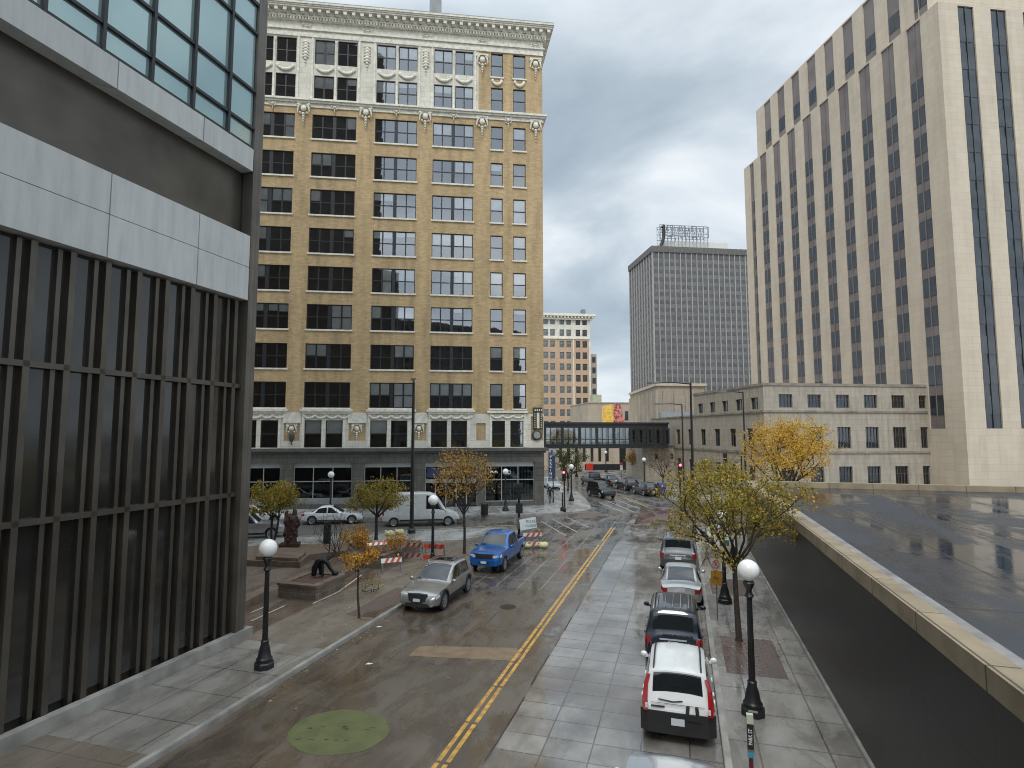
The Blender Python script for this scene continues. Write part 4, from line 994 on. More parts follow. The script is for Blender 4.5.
def wheel_parts(parent, x, y, rad, wd, rimmat, spokes=10):
    sd = 1 if y > 0 else -1; o = MB(Matrix.Translation((x, y, rad))@Matrix.Rotation(-sd*pi/2, 4, 'X'))
    o.lathe([(rad*.70, -wd), (rad*.93, -wd), (rad, -wd*.8), (rad, -wd*.15), (rad*.95, 0), (rad*.72, .0), (rad*.68, -.03), (rad*.66, -wd*.9)], 28); tyre = o.build('wheel', RUBBER, parent, 40)
    b = MB(Matrix.Translation((x, y, rad))@Matrix.Rotation(-sd*pi/2, 4, 'X')); b.lathe([(rad*.71, -.06), (rad*.71, -.008), (rad*.64, -.02), (rad*.62, -.05)], 28); b.lathe([(rad*.15, -.06), (rad*.15, -.012), (.01, -.008)], 12)
    for k in range(spokes):
        a = 2*pi*k/spokes; c, s_ = cos(a), sin(a); w0, w1 = rad*.05, rad*.075
        pts = [(c*rad*.12-s_*w0, s_*rad*.12+c*w0), (c*rad*.12+s_*w0, s_*rad*.12-c*w0), (c*rad*.66+s_*w1, s_*rad*.66-c*w1), (c*rad*.66-s_*w1, s_*rad*.66+c*w1)]
        b.prism(pts, -.05, -.018)
    b.build('rim', rimmat, tyre, 30)
def paint(name, col, metal=.35, rough=.28): return pmat(name, col, rough, metal=metal, var=.06, vscale=1.2, coat=.8, spec=.5)
def make_car(name, kind, p, rz, paintmat, label, cat, L=4.6, W=1.8, H=1.66, wheelr=.34, group=None, clad=False, roofrails=False, lod=1, moon=False, rim=ALLOY, lowbumper=None, plate=True):
    r = empty(name, p, rz, label, cat, group); h = L/2; w_ = W/2; g = {}
    if kind in ('suv', 'minivan', 'hatch', 'bigsuv'):
        belt = {'suv': .60, 'minivan': .57, 'hatch': .62, 'bigsuv': .58}[kind]*H
        hood = belt-.04 if kind != 'bigsuv' else belt+.0
        xw0 = {'suv': .24, 'minivan': .32, 'hatch': .18, 'bigsuv': .25}[kind]*L   # windshield base
        xw1 = xw0-{'suv': .78, 'minivan': .95, 'hatch': .92, 'bigsuv': .62}[kind]  # windshield top
        slope = {'suv': .24, 'minivan': .30, 'hatch': .70, 'bigsuv': .20}[kind]
        stn = [(-h, .48, belt-.32, belt-.30, w_*.80, w_*.6), (-h+.05, .36, belt-.06, belt-.04, w_*.90, w_*.72), (-h+.10, .30, belt, belt+.03, w_*.94, w_*.78), (-h+.10+slope, .26, belt+.02, H-.07, w_*.985, w_*.74), (-h+.35+slope, .25, belt, H-.035, w_, w_*.735),
               (-.2*h, .24, belt-.02, H, w_, w_*.745), (xw1-.1, .24, belt-.03, H-.03, w_, w_*.735), (xw1, .24, belt-.03, H-.06, w_, w_*.72), (xw0, .24, hood, hood+.05, w_, w_*.80), (xw0+.12, .24, hood-.02, hood+.0, w_, w_*.80),
               (h-.42, .25, hood-.13, hood-.11, w_*.97, w_*.74), (h-.2, .26, hood-.2, hood-.185, w_*.92, w_*.68), (h-.06, .30, hood-.33, hood-.32, w_*.82, w_*.6), (h, .38, hood-.5, hood-.49, w_*.70, w_*.5)]
        xr1, xr0 = -h+.10+slope, -h+.13
        side_rear = -h+.22+slope*.8
    elif kind == 'sedan':
        belt = .62*H; hood = .58*H; xw0 = .19*L; xw1 = xw0-.95; xr0 = -h+.78; xr1 = -h+1.55
        stn = [(-h, .42, belt-.34, belt-.33, w_*.74, w_*.5), (-h+.07, .34, belt-.08, belt-.06, w_*.86, w_*.62), (-h+.2, .28, belt-.0, belt+.02, w_*.93, w_*.70), (xr0-.05, .25, belt+.0, belt+.035, w_*.985, w_*.74), (xr1, .23, belt, H-.06, w_, w_*.68), (-.12*h, .22, belt-.03, H, w_, w_*.70),
               (xw1, .22, belt-.03, H-.05, w_, w_*.69), (xw0, .22, hood, hood+.05, w_, w_*.78), (xw0+.12, .22, hood-.02, hood, w_, w_*.78), (h-.5, .24, hood-.14, hood-.12, w_*.96, w_*.72), (h-.2, .26, hood-.22, hood-.21, w_*.88, w_*.64), (h-.05, .30, hood-.33, hood-.32, w_*.78, w_*.55), (h, .36, hood-.46, hood-.45, w_*.66, w_*.45)]
        side_rear = xr0+.35
    elif kind == 'pickup':
        belt = .62*H; hood = belt-.0; xw0 = .21*L; xw1 = xw0-.72; xr1 = -.155*L; xr0 = xr1-.12
        stn = [(-h, .55, belt-.04, belt-.03, w_*.90, w_*.75), (-h+.05, .48, belt, belt+.01, w_*.95, w_*.80), (xr0-.3, .34, belt, belt+.01, w_, w_*.84), (xr0, .34, belt, belt+.012, w_, w_*.80), (xr1, .34, belt, H-.07, w_, w_*.74), (xr1+.3, .34, belt-.01, H-.01, w_, w_*.74), (xw1-.1, .34, belt-.02, H-.02, w_, w_*.73), (xw1, .34, belt-.02, H-.06, w_, w_*.72),
               (xw0, .34, hood, hood+.05, w_, w_*.80), (xw0+.12, .34, hood-.01, hood+.02, w_, w_*.80), (h-.40, .38, hood-.07, hood-.04, w_*.97, w_*.76), (h-.12, .40, hood-.15, hood-.13, w_*.91, w_*.70), (h-.02, .42, hood-.35, hood-.34, w_*.84, w_*.62), (h, .44, hood-.42, hood-.41, w_*.80, w_*.58)]
        side_rear = xr1+.10
    else:   # van
        belt = 1.25; hood = 1.18; xw0 = .335*L; xw1 = xw0-.95; xr1 = -h+.12; xr0 = -h+.05
        stn = [(-h, .5, belt, H-.25, w_*.93, w_*.74), (-h+.06, .42, belt, H-.10, w_*.97, w_*.80), (-h+.4, .38, belt, H-.02, w_, w_*.83), (0, .38, belt, H, w_, w_*.83), (xw1-.5, .38, belt, H-.03, w_, w_*.82), (xw1, .38, belt, H-.16, w_, w_*.78), (xw0, .38, hood, hood+.06, w_, w_*.80), (xw0+.1, .38, hood-.03, hood, w_, w_*.8),
               (h-.35, .40, hood-.22, hood-.2, w_*.95, w_*.72), (h-.08, .42, hood-.4, hood-.39, w_*.85, w_*.6), (h, .46, hood-.62, hood-.61, w_*.75, w_*.5)]
        side_rear = .12*L
    car = Car(stn); car.W = w_
    wx = (h-.86 if kind != 'van' else h-.95, -h+(.92 if kind != 'pickup' else 1.15)); 
    if kind == 'minivan': wx = (h-.92, -h+.98)
    cutbox = (-h+.09, xr0-.06, -w_*.80, w_*.80, belt-.50, belt+.3) if kind == 'pickup' else None
    me = car.body(paintmat, wx, wheelr, PLASTIC, cutbox); link('body', me, r)
    for x in wx:
        for sd in (-1, 1): wheel_parts(r, x, sd*(w_-.015), wheelr, .21, rim, 10 if lod else 6)
    # glass: windscreen, rear window, side windows
    b = MB(); car.panel(b, xw0-.04, xw0-.04, 7.3, xw1+.04, xw1+.04, 7.3) if 0 else None
    def top_panel(xa, xb, inset=.0):   # across the whole width at the greenhouse top strip
        vs = []; nx, ny = 8, 10
        for i in range(nx+1):
            x = xa+(xb-xa)*i/nx; q = car.sec(x); half = [(y, z) for y, z in q[6:]]; ymax = q[7][0]-inset+.03
            for j in range(ny+1):
                y = -ymax+2*ymax*j/ny; ay = abs(y); pts = q[6:][::-1]; z = pts[-1][1]
                for m in range(len(pts)-1):
                    (y0, z0_), (y1, z1_) = pts[m], pts[m+1]
                    if y0 <= ay <= y1+1e-6: z = z0_+(z1_-z0_)*(ay-y0)/max(1e-6, y1-y0); break
                vs.append(Vector((x, y, z)))
        # push out along the average normal
        d = (vs[-1]-vs[0]); nn = Vector((-(vs[nx*(ny+1)+5].z-vs[5].z), 0, vs[nx*(ny+1)+5].x-vs[5].x)); nn.normalize(); nn = nn if nn.z > 0 else -nn
        bb = MB(); bb.add([v+nn*.008 for v in vs], [(i*(ny+1)+j, i*(ny+1)+j+1, (i+1)*(ny+1)+j+1, (i+1)*(ny+1)+j) for i in range(nx) for j in range(ny)]); return bb
    top_panel(xw0-.05, xw1+.05, .02).build('windscreen', CARGLASS, r, 60)
    if kind == 'pickup': top_panel(xr1+.005, xr0+.03, .05).build('rear_window', CARGLASS, r, 60)
    elif kind != 'van': top_panel(xr1-.03, xr0+.05 if kind == 'sedan' else xr0+.03, .06).build('rear_window', CARGLASS, r, 60)
    fr = xw0-.10; ft = xw1+.02
    segs = []
    x0, x1 = side_rear, fr
    if kind == 'van': segs = [(xw1-.75, fr, xw1-.75, ft)]
    elif kind == 'pickup': m = xw1-.45; segs = [(x0+.02, m-.05, x0+.06, m-.05), (m+.05, fr, m+.05, ft)]
    elif kind == 'sedan': m = (x0+x1)/2-.12; segs = [(x0-.15, m-.04, x0+.22, m-.04), (m+.04, fr, m+.04, ft)]
    else:
        m = xw1-.50; m2 = m-.95
        segs = [(x0+.03, m2-.05, x0+.10, m2-.05), (m2+.04, m-.04, m2+.04, m-.04), (m+.04, fr, m+.04, ft)]
        if m2-.25 < x0: segs = segs[1:]
    for a0, a1, b0, b1 in segs:
        for sd in (-1, 1):
            b = MB(); car.panel(b, a0, a1, 5.10, b0, b1, 5.93, sd, .006, 8, 3); b.build('side_window', CARGLASS, r, 60)
    # trim lines, door seams, handles
    b = MB()
    for sd in (-1, 1):
        for x in [s_[1]+.045 for s_ in segs[:-1]]+[segs[-1][1]-.02]+([segs[0][0]-.03] if kind in ('sedan', 'pickup') else []): car.panel(b, x-.006, x+.006, 2.3, x-.006, x+.006, 4.95, sd, .003, 1, 6)
        car.panel(b, wx[1]+wheelr+.07, wx[0]-wheelr-.07, 2.0, wx[1]+wheelr+.07, wx[0]-wheelr-.07, 2.35 if not clad else 2.75, sd, .008, 10, 2)
        if clad:
            for x in wx:
                n = 18
                vs = []
                for i in range(n+1):
                    a = pi*(-.12+1.24*i/n)
                    for rr in (wheelr+.05, wheelr+.125):
                        px, pz = x+rr*cos(a), wheelr+rr*sin(a); vs.append((px, sd*(w_*1.0+.012 if rr < wheelr+.06 else w_+.002), max(pz, .26)))
                b.add(vs, [(2*i, 2*i+1, 2*i+3, 2*i+2) for i in range(n)])
    b.build('trim', PLASTIC, r)
    if lod:
        for sd in (-1, 1):
            for s_ in segs:
                if kind == 'van': continue
                b = MB(); x = s_[0]+.12; q = car.P(x, 4.62, sd); b.box(x-.09, x+.09, min(q.y, q.y+sd*.03), max(q.y, q.y+sd*.03), q.z-.015, q.z+.015); b.build('door_handle', paintmat if kind != 'pickup' else PLASTIC, r)
    for sd in (-1, 1):
        q = car.P(fr-.05, 5.0, sd); b = MB(); b.ball((fr-.02, q.y+sd*.13, q.z+.07), .10, 10, 8, .75, 1.05, .85); b.box(fr-.06, fr, min(q.y, q.y+sd*.1), max(q.y, q.y+sd*.1), q.z+.0, q.z+.05); b.build('wing_mirror', paintmat, r, 60)
    # front: lamps, grille, lower intake, plate
    zs_ = hood
    for sd in (-1, 1):
        b = MB(); 
        car.panel(b, h-.40, h-.13, 4.0, h-.34, h-.15, 4.85, sd, .012, 5, 3); b.build('headlight', LENS, r, 60)
    zf = hood-.33
    for sd in (-1, 1):
        x1_ = h-(.005 if kind == 'pickup' else .085 if clad else .07); ya, yb = sorted((sd*w_*.50, sd*w_*.86)); zt_l = hood-(.17 if kind == 'pickup' else .22 if clad else .33)
        b = MB(); b.prism([(x1_-.25, ya), (x1_-(.09 if sd < 0 else 0), ya), (x1_-(0 if sd < 0 else .09), yb), (x1_-.25, yb)], zt_l-.13, zt_l); b.build('headlight', LENS, r)
    fw_ = w_*(.74 if kind != 'pickup' else .78)
    def front_face(z0_, z1_, wd_, d, nm, mt, sgn=1, xo=0):
        b = MB(); x = sgn*(h+xo); b.prism([(0, 0)]*0+[(x-sgn*.10, -wd_), (x-sgn*.02+sgn*d, -wd_*.8), (x+sgn*d, 0), (x-sgn*.02+sgn*d, wd_*.8), (x-sgn*.10, wd_), (x-sgn*.2, 0)], z0_, z1_); return b.build(nm, mt, r)
    if kind == 'pickup': front_face(.78, 1.02, fw_*.82, .015, 'grille', PLASTIC); front_face(.42, .70, fw_*1.0, .05, 'bumper', paintmat); front_face(.5, .62, fw_*.5, .062, 'lower_intake', PLASTIC)
    elif clad: front_face(.43, .80, fw_*.66, .015, 'grille', PLASTIC); front_face(.28, .43, fw_*.95, .02, 'bumper', PLASTIC)
    else: front_face(.50, .60, fw_*.55, -.01, 'grille', PLASTIC, 1, -.05); front_face(.30, .43, fw_*.8, .018, 'lower_intake', PLASTIC)
    MB().box(h+(.065 if kind == 'pickup' else .02 if clad else -.02), h+(.08 if kind == 'pickup' else .035 if clad else -.005), -.155, .155, .54 if kind == 'pickup' else .50 if clad else .34, .66 if kind == 'pickup' else .62 if clad else .46).build('front_plate', PLATE, r)
    # rear: lamps, plate, bumper, wiper
    for sd in (-1, 1):
        b = MB()
        if kind in ('suv',): car.panel(b, -h+.07, -h+.30, 4.1, -h+.10+slope*.75, -h+.24+slope*.75, 5.95, sd, .012, 5, 6)
        elif kind in ('minivan', 'bigsuv', 'hatch'): car.panel(b, -h+.05, -h+.26, 3.7, -h+.09, -h+.26, 4.98, sd, .012, 5, 4)
        elif kind == 'sedan': car.panel(b, -h+.04, -h+.34, 4.0, -h+.10, -h+.30, 4.95, sd, .012, 6, 4)
        else: car.panel(b, -h+.01, -h+.14, 3.6, -h+.02, -h+.14, 4.9, sd, .012, 4, 4)
        o = b.build('tail_light', REDLENS, r, 60)
        if kind == 'suv':
            b = MB(); car.panel(b, -h+.075, -h+.27, 4.5, -h+.085, -h+.27, 4.72, sd, .018, 4, 2); b.build('reverse_lens', LENS, o)
        # rear facing half of the lamp
        b = MB(); zt = belt-.02; y0, y1 = sd*w_*.62, sd*w_*.86
        xx = -h-.004
        if kind == 'suv':
            P3 = [(-h-.012, w_*.93, w_*.78, .80), (-h+.03, w_*.95, w_*.80, belt), (-h+.10+slope*.45, w_*.90, w_*.79, (belt+H)/2), (-h+.10+slope*.85, w_*.82, w_*.73, H-.16)]
            vs = []
            for x, yo, yi, z in P3: vs += [(x+.05, sd*yo, z), (x-.02, sd*yo*.985, z), (x-.03, sd*yi, z), (x+.05, sd*yi, z)]
            b.add(vs, [(i*4+k, i*4+(k+1) % 4, i*4+4+(k+1) % 4, i*4+4+k) for i in range(3) for k in range(4)]+[(0, 1, 2, 3), (12, 13, 14, 15)]); o2_ = b.build('tail_light', REDLENS, r, 40)
            MB().box(-h-.05, -h-.01, sd*w_*.86 if sd < 0 else w_*.79, sd*w_*.79 if sd < 0 else w_*.86, .86, .96).build('reverse_lens', LENS, o2_)
            b = MB(); car.panel(b, -h+.005, -h+.42, .9, -h+.03, -h+.42, 3.6, sd, .012, 6, 4); b.build('bumper_corner', PLASTIC, r, 50)
        if kind in ('minivan', 'bigsuv'): b.prism([(xx+.10, y1*1.06), (xx+.03, sd*w_*.86), (xx+.02, sd*w_*.74), (xx+.15, sd*w_*.74)], belt-.40, belt-.04); b.build('tail_light', REDLENS, r)
        elif kind in ('sedan', 'hatch'): b.prism([(xx+.10, y1), (xx+.03, sd*w_*.80), (xx+.02, y0), (xx+.15, y0)], belt-.30, belt-.10); b.build('tail_light', REDLENS, r)
    if plate: MB().box(-h-.035, -h-.015, -.155, .155, .70 if kind in ('sedan', 'minivan', 'bigsuv') else .52, .86 if kind in ('sedan', 'minivan', 'bigsuv') else .68).build('rear_plate', PLATE, r)
    if kind != 'pickup' and kind != 'van':
        front_face(.30, .50 if lowbumper is None else lowbumper, w_*(.86 if lowbumper is None else 1.0), .03, 'rear_bumper', PLASTIC if lowbumper else paintmat, -1)
    if kind in ('minivan', 'bigsuv'): MB().box(-h-.03, -h-.0, -.42, .42, .90, .94).build('tailgate_trim', CHROME, r)
    if moon: top_panel(xw1-.25, xw1-.95, .14).build('sunroof', CARGLASS, r)
    if roofrails:
        for sd in (-1, 1):
            x0_, x1_ = xr1+.1, xw1-.05; pts = [(x0_+(x1_-x0_)*i/8, sd*(car.sec(x0_+(x1_-x0_)*i/8)[7][0]-.02), car.sec(x0_+(x1_-x0_)*i/8)[7][1]+(.05 if 0 < i < 8 else .0)) for i in range(9)]
            b = MB().tube(pts, .02, 6); b.build('roof_rail', PLASTIC if kind == 'suv' else CHROME, r)
    r['_c'] = 1; del r['_c']
    return r, car
HD = atan2(SS.y, SS.x)
P_WHITE = paint('white car paint', (.72, .73, .72), 0, .25); P_NAVY = paint('navy car paint', (.010, .018, .032), .4); P_SILV = paint('silver car paint', (.42, .43, .42), .6); P_GREY = paint('grey car paint', (.13, .135, .14), .6)
P_LEX = paint('warm silver car paint', (.34, .34, .33), .65, .3); P_BLUE = paint('bright blue car paint', (.008, .12, .42), .35); P_BLK = pmat('black car paint', (.006, .006, .007), .3, var=.1, coat=.25); P_LSIL = paint('light silver blue car paint', (.46, .50, .53), .6)
def park(n, s_rear, L, face=1): # centre of a car with its camera-side end at s
    return st(n, s_rear+L/2)
c1, k1 = make_car('parked_car', 'suv', park(-.26, 15.0, 4.2), HD, P_WHITE, 'white boxy wagon with black lower bumper parked at the right kerb, nearest whole car', 'car', 4.2, 1.76, 1.68, .34, 'cars parked along the right kerb', roofrails=True, lowbumper=.80, rim=ALLOY)
h = 4.2/2   # rear details: spare bracket and wiper
b = MB(); b.tube([(-h-.02, -.22, .78), (-h-.0, -.24, .98)], .04, 6); b.tube([(-h-.02, -.46, .78), (-h-.0, -.44, .98)], .04, 6); b.box(-h-.05, -h-.0, -.52, -.18, .66, .80); b.build('tailgate_bracket', PLASTIC, c1)
b = MB(); b.tube([(-h+.06, -.12, 1.06), (-h+.04, .10, 1.03), (-h+.05, .45, 1.06)], .014, 5); b.build('rear_wiper', PLASTIC, c1)
b = MB(); b.tube([(-h+.012, -.62, .985), (-h+.012, .62, .985)], .006, 4); b.build('tailgate_seam', PLASTIC, c1)
b = MB(); b.box(.62, .74, -.42, .42, 1.655, 1.70); b.build('sunroof_deflector', CARGLASS, c1)
MB().box(-h-.01, -h+.02, .30, .62, .90, .935).build('rear_badge', CHROME, c1)
c2, k2 = make_car('parked_car', 'minivan', park(-.43, 19.75, 4.3), HD, P_NAVY, 'navy minivan with pale roof ribs parked in front of the white wagon', 'car', 4.35, 1.88, 1.75, .34, 'cars parked along the right kerb', roofrails=True)
b = MB()
for i in range(5):
    y = -.5+i*.25; b.tube([(x, y, k2.sec(x)[9][1]+.012) for x in (-1.55, -1.0, -.5, .0)], .012, 5)
b.build('roof_rib', CHROME, c2)
c3, k3 = make_car('parked_car', 'sedan', park(-.2, 26.5, 4.7), HD, P_SILV, 'silver sedan with dark red tail lights parked in front of the navy minivan', 'car', 4.75, 1.84, 1.47, .33, 'cars parked along the right kerb')
c4, k4 = make_car('parked_car', 'bigsuv', park(-.36, 33.0, 5.1), HD, P_GREY, 'large dark grey wagon at the head of the right kerb row', 'car', 5.1, 1.98, 1.83, .38, 'cars parked along the right kerb', roofrails=True)
c5, k5 = make_car('parked_car', 'sedan', st(-.38, 13.55-2.35), HD, P_LSIL, 'pale silver blue car, only its bonnet showing at the bottom edge', 'car', 4.7, 1.82, 1.46, .33, 'cars parked along the right kerb')
c6, k6 = make_car('parked_car', 'hatch', st(-10.78, 22.6+2.32), HD+pi, P_LEX, 'warm silver crossover facing the viewer at the left kerb', 'car', 4.64, 1.86, 1.62, .37, clad=True, moon=True, roofrails=True)
c7, k7 = make_car('pickup_truck', 'pickup', st(-10.35, 29.9+2.7), HD+pi, P_BLUE, 'bright blue pickup truck facing the viewer beyond the silver crossover', 'pickup', 5.4, 1.90, 1.82, .39)
c8, k8 = make_car('parked_car', 'sedan', atY(333, 49.2), G_ROT+R(2), P_WHITE, 'white sedan parked side on at the far kerb of the cross street', 'car', 4.95, 1.85, 1.46, .35)
c9, k9 = make_car('delivery_van', 'van', atY(421, 48.3), G_ROT+R(3), pmat('dull white van paint', (.55, .56, .54), .4, var=.08, coat=.3), 'long white panel van parked side on in front of the tan brick block', 'van', 6.2, 2.0, 2.62, .36)
c10, k10 = make_car('pickup_truck', 'pickup', atY(243, 41.9), G_ROT+R(10), P_SILV, 'silver pickup truck half hidden behind the bronze column and left tree', 'pickup', 5.6, 1.95, 1.85, .40)
c11, k11 = make_car('parked_car', 'sedan', atY(257, 49.2), G_ROT+R(4), P_WHITE, 'white car partly hidden by the left tree, behind the silver pickup', 'car', 4.7, 1.82, 1.46, .33)
FH = atan2(GB.y, GB.x)
make_car('parked_car', 'bigsuv', atY(601, 69), FH+pi+R(12), P_BLK, 'black square off-roader driving towards the viewer beyond the intersection', 'car', 4.4, 1.88, 1.84, .40, lod=0)
make_car('parked_car', 'hatch', atY(645.5, 71.2), FH+R(4), P_BLK, 'black crossover at the near end of the far kerb row, beside the mailbox', 'car', 4.6, 1.86, 1.6, .36, 'black cars parked beyond the intersection', lod=0)
make_car('parked_car', 'hatch', atY(627, 77.8), FH+R(4), P_BLK, 'second black crossover in the far kerb row, behind the first', 'car', 4.6, 1.86, 1.6, .36, 'black cars parked beyond the intersection', lod=0)
make_car('parked_car', 'sedan', atY(610, 84.5), FH+R(4), P_GREY, 'dark grey sedan third in the far kerb row', 'car', 4.6, 1.84, 1.46, .34, 'black cars parked beyond the intersection', lod=0)
make_car('pickup_truck', 'pickup', atY(592.5, 84), FH+R(6), P_BLK, 'black pickup behind the approaching off-roader', 'pickup', 5.5, 1.95, 1.9, .40, lod=0)
make_car('parked_car', 'hatch', atY(552, 79), FH+pi, P_WHITE, 'white car parked past the far corner behind the walking person', 'car', 4.5, 1.8, 1.55, .34, lod=0)

# ================================================================== TREES
def leaf_cloud(rng, centres, n, size, spread, flat=.75):
    vs = []; fs = []
    for i in range(n):
        c = rng.choice(centres); p = Vector((rng.gauss(0, spread), rng.gauss(0, spread), rng.gauss(0, spread*flat)))+c
        s = size*rng.uniform(.6, 1.3); u = Vector((rng.gauss(0, 1), rng.gauss(0, 1), rng.gauss(0, .6))).normalized(); v = u.orthogonal().normalized(); v.rotate(Matrix.Rotation(rng.uniform(0, 6.28), 3, u)); w3 = u.cross(v)
        b0 = len(vs); vs += [p-v*s*.5, p+w3*s*.32+u*s*.06, p+v*s*.5, p-w3*s*.32+u*s*.06]; fs.append((b0, b0+1, b0+2, b0+3))
    return vs, fs
def tree(name, p, h, fork, rx, lm, label, n=2600, seed=1, r0=.09, size=.13, crown=None, limbs=7, stems=1, twig=3, cat='tree', spread=.22, lean=(0, 0), levels=3, group=None, top=.9, thin=.4):
    """tapered trunk, forking limbs reaching into an ellipsoidal crown, leaf faces clustered along the twigs"""
    rng = random.Random(seed); r = empty(name, p, 0, label, cat, group); b = MB(); tips = []
    cz = (h+fork)/2+.1; rz_ = (h-fork)/2*1.02; ox, oy = lean
    def inside(q, m=1.0): return ((q.x-ox)/rx)**2+((q.y-oy)/rx)**2+((q.z-cz)/rz_)**2 < m*m
    def grow(a, d, ln, rad, lv):
        pts = [a]; q = a.copy(); dd = d.copy(); k = 4
        for i in range(k):
            dd = (dd+Vector((rng.gauss(0, .16), rng.gauss(0, .16), rng.gauss(.03, .12)))).normalized(); q = q+dd*ln/k; pts.append(q.copy())
            if lv <= 1: tips.append(q.copy())
            elif i > 1: tips.append(q.copy())
        b.tube(pts, [rad*(1-.55*i/k) for i in range(k+1)], 6 if lv > 1 else 4, cap=False)
        if lv > 0:
            for i in range(rng.choice((2, 3, 3)) if lv > 1 else twig):
                s_ = pts[rng.choice((2, 3, 4))]; nd = (dd+Vector((rng.gauss(0, .6), rng.gauss(0, .6), rng.gauss(.05, .42)))).normalized()
                e = s_+nd*ln*.6
                if not inside(e, 1.08): nd = (nd+(Vector((ox, oy, cz))-s_).normalized()*.9).normalized()
                grow(s_, nd, ln*rng.uniform(.5, .72), rad*.5, lv-1)
    for sidx in range(stems):
        base = Vector((rng.uniform(-.12, .12), rng.uniform(-.12, .12), 0)) if stems > 1 else Vector((0, 0, 0))
        tp = Vector((ox*.3+(rng.uniform(-.5, .5) if stems > 1 else rng.uniform(-.06, .06)), oy*.3+(rng.uniform(-.4, .4) if stems > 1 else 0), fork)); mid = (base+tp)/2+Vector((rng.uniform(-.06, .06), rng.uniform(-.05, .05), 0))
        b.tube([base-Vector((0, 0, .05)), base+Vector((0, 0, .12)), mid, tp], [r0*1.5, r0*1.1, r0*.92, r0*.8], 9, cap=False)
        nl = max(2, limbs//stems)
        for i in range(nl):
            a = 2*pi*(i+rng.uniform(-.25, .25))/nl+sidx; el = rng.uniform(.25, 1.1); d = Vector((cos(a)*cos(el), sin(a)*cos(el), sin(el)))
            d = (d+Vector((ox, oy, 0))*.15).normalized()
            tgt = Vector((ox+rx*.62*cos(a), oy+rx*.62*sin(a), cz+rz_*(sin(el)-.45)*.9)); ln = (tgt-tp).length
            grow(tp-Vector((0, 0, rng.uniform(0, fork*.12))), ((tgt-tp).normalized()*.75+d*.25).normalized(), ln*rng.uniform(.8, 1.05), r0*.55, levels-1)
        grow(tp, Vector((ox*.1, oy*.1, 1)).normalized(), (h-fork)*.62, r0*.6, levels-1)
    b.build('trunk', BARK, r, 50)
    if n:
        cs = [t for t in tips if inside(t, 1.25) and t.z > fork*.8] or tips
        if thin: cs = [t for t in cs if rng.random() > thin]
        vs, fs = leaf_cloud(rng, cs, n, size*.9, spread*.78); me = bpy.data.meshes.new('crown'); me.from_pydata(vs, [], fs); me.materials.append(lm); link('crown', me, r)
    return r
LG = leafmat('olive green leaves', [(0, (.10, .10, .018)), (.35, (.24, .21, .03)), (.65, (.42, .33, .045)), (1, (.62, .38, .05))])
LYG = leafmat('yellow green leaves', [(0, (.14, .14, .025)), (.4, (.28, .25, .04)), (.75, (.42, .31, .05)), (1, (.50, .27, .05))])
LY = leafmat('golden yellow leaves', [(0, (.40, .24, .03)), (.4, (.62, .40, .045)), (.8, (.78, .50, .08)), (1, (.66, .30, .05))])
LO = leafmat('orange leaves', [(0, (.34, .15, .02)), (.5, (.60, .30, .03)), (1, (.72, .42, .06))])
LYO = leafmat('faded gold leaves', [(0, (.20, .12, .03)), (.4, (.42, .25, .05)), (.8, (.58, .36, .07)), (1, (.5, .22, .05))])
LB = leafmat('dull brown leaves', [(0, (.10, .07, .04)), (.5, (.20, .14, .08)), (1, (.30, .20, .10))])
LDG = leafmat('dark green leaves', [(0, (.03, .045, .018)), (.5, (.06, .085, .025)), (.85, (.12, .13, .03)), (1, (.32, .22, .05))])
tree('plaza_tree', at(272, 546, KH), 4.0, 1.9, 2.0, LG, 'multi stemmed green tree at the left of the plaza behind the rust column', 5200, 3, .07, .14, stems=3, limbs=9)
tree('plaza_tree', atY(376, 37.6, .75), 3.6, 1.5, 2.05, LYG, 'yellow green tree growing from the square stone planter', 4300, 11, .10, .14, limbs=8, spread=.24)
tree('street_tree', st(-13.0, 33.9, KH), 6.2, 2.6, 2.0, LYO, 'golden street tree behind the silver crossover, left of the blue pickup', 2600, 21, .085, .15, limbs=8, spread=.30, thin=.3)
tree('street_tree', at(359, 618, KH), 2.75, 2.0, 1.15, LO, 'thin young orange leaved tree on the left sidewalk', 800, 31, .045, .11, limbs=5, spread=.13, levels=2)
tree('street_tree', at(739, 641, KH), 6.0, 2.7, 2.9, LG, 'round crowned olive green tree with dark forking limbs on the right sidewalk', 8800, 47, .10, .11, limbs=10, spread=.20, lean=(-.1, .3), thin=.45)
tree('street_tree', atY(789, 47, KH), 8.2, 2.6, 3.9, LY, 'large bright yellow tree beyond the low black building', 12000, 52, .14, .16, limbs=12, spread=.36, thin=.1)
tree('street_tree', st(1.8, 37.3, KH), 3.4, 2.0, 2.0, LYG, 'sparse yellow green tree on the right sidewalk near the tall corner pole', 1100, 66, .07, .13, limbs=7, spread=.22, thin=.3, lean=(-.9, .2))
tree('street_tree', atY(636, 98, KH), 4.6, 1.6, 2.0, LYO, 'small gold tree under the right end of the skyway', 1500, 71, .09, .24, limbs=7, spread=.3)
tree('street_tree', atY(663, 76, KH), 5.2, 1.6, 2.6, LB, 'nearly bare brown tree in front of the civic building side', 900, 77, .09, .17, limbs=9, spread=.35)
tree('street_tree', atY(568, 74, KH), 5.9, 1.6, 2.1, LDG, 'dark green tree on the far corner behind the blue banner', 2300, 83, .10, .2, limbs=8, spread=.3)
tree('street_tree', atY(712, 58, KH), 4.6, 2.0, 2.3, LYG, 'thin yellow green tree at the far right corner, behind the round crowned tree', 1300, 91, .08, .17, limbs=8, spread=.28)
tree('bare_shrub', atY(328, 31.0, .75), 3.0, .5, 1.1, LB, 'bare branched shrub growing out of the stone planter', 60, 101, .035, .09, stems=4, limbs=8, cat='shrub', levels=2, spread=.2)
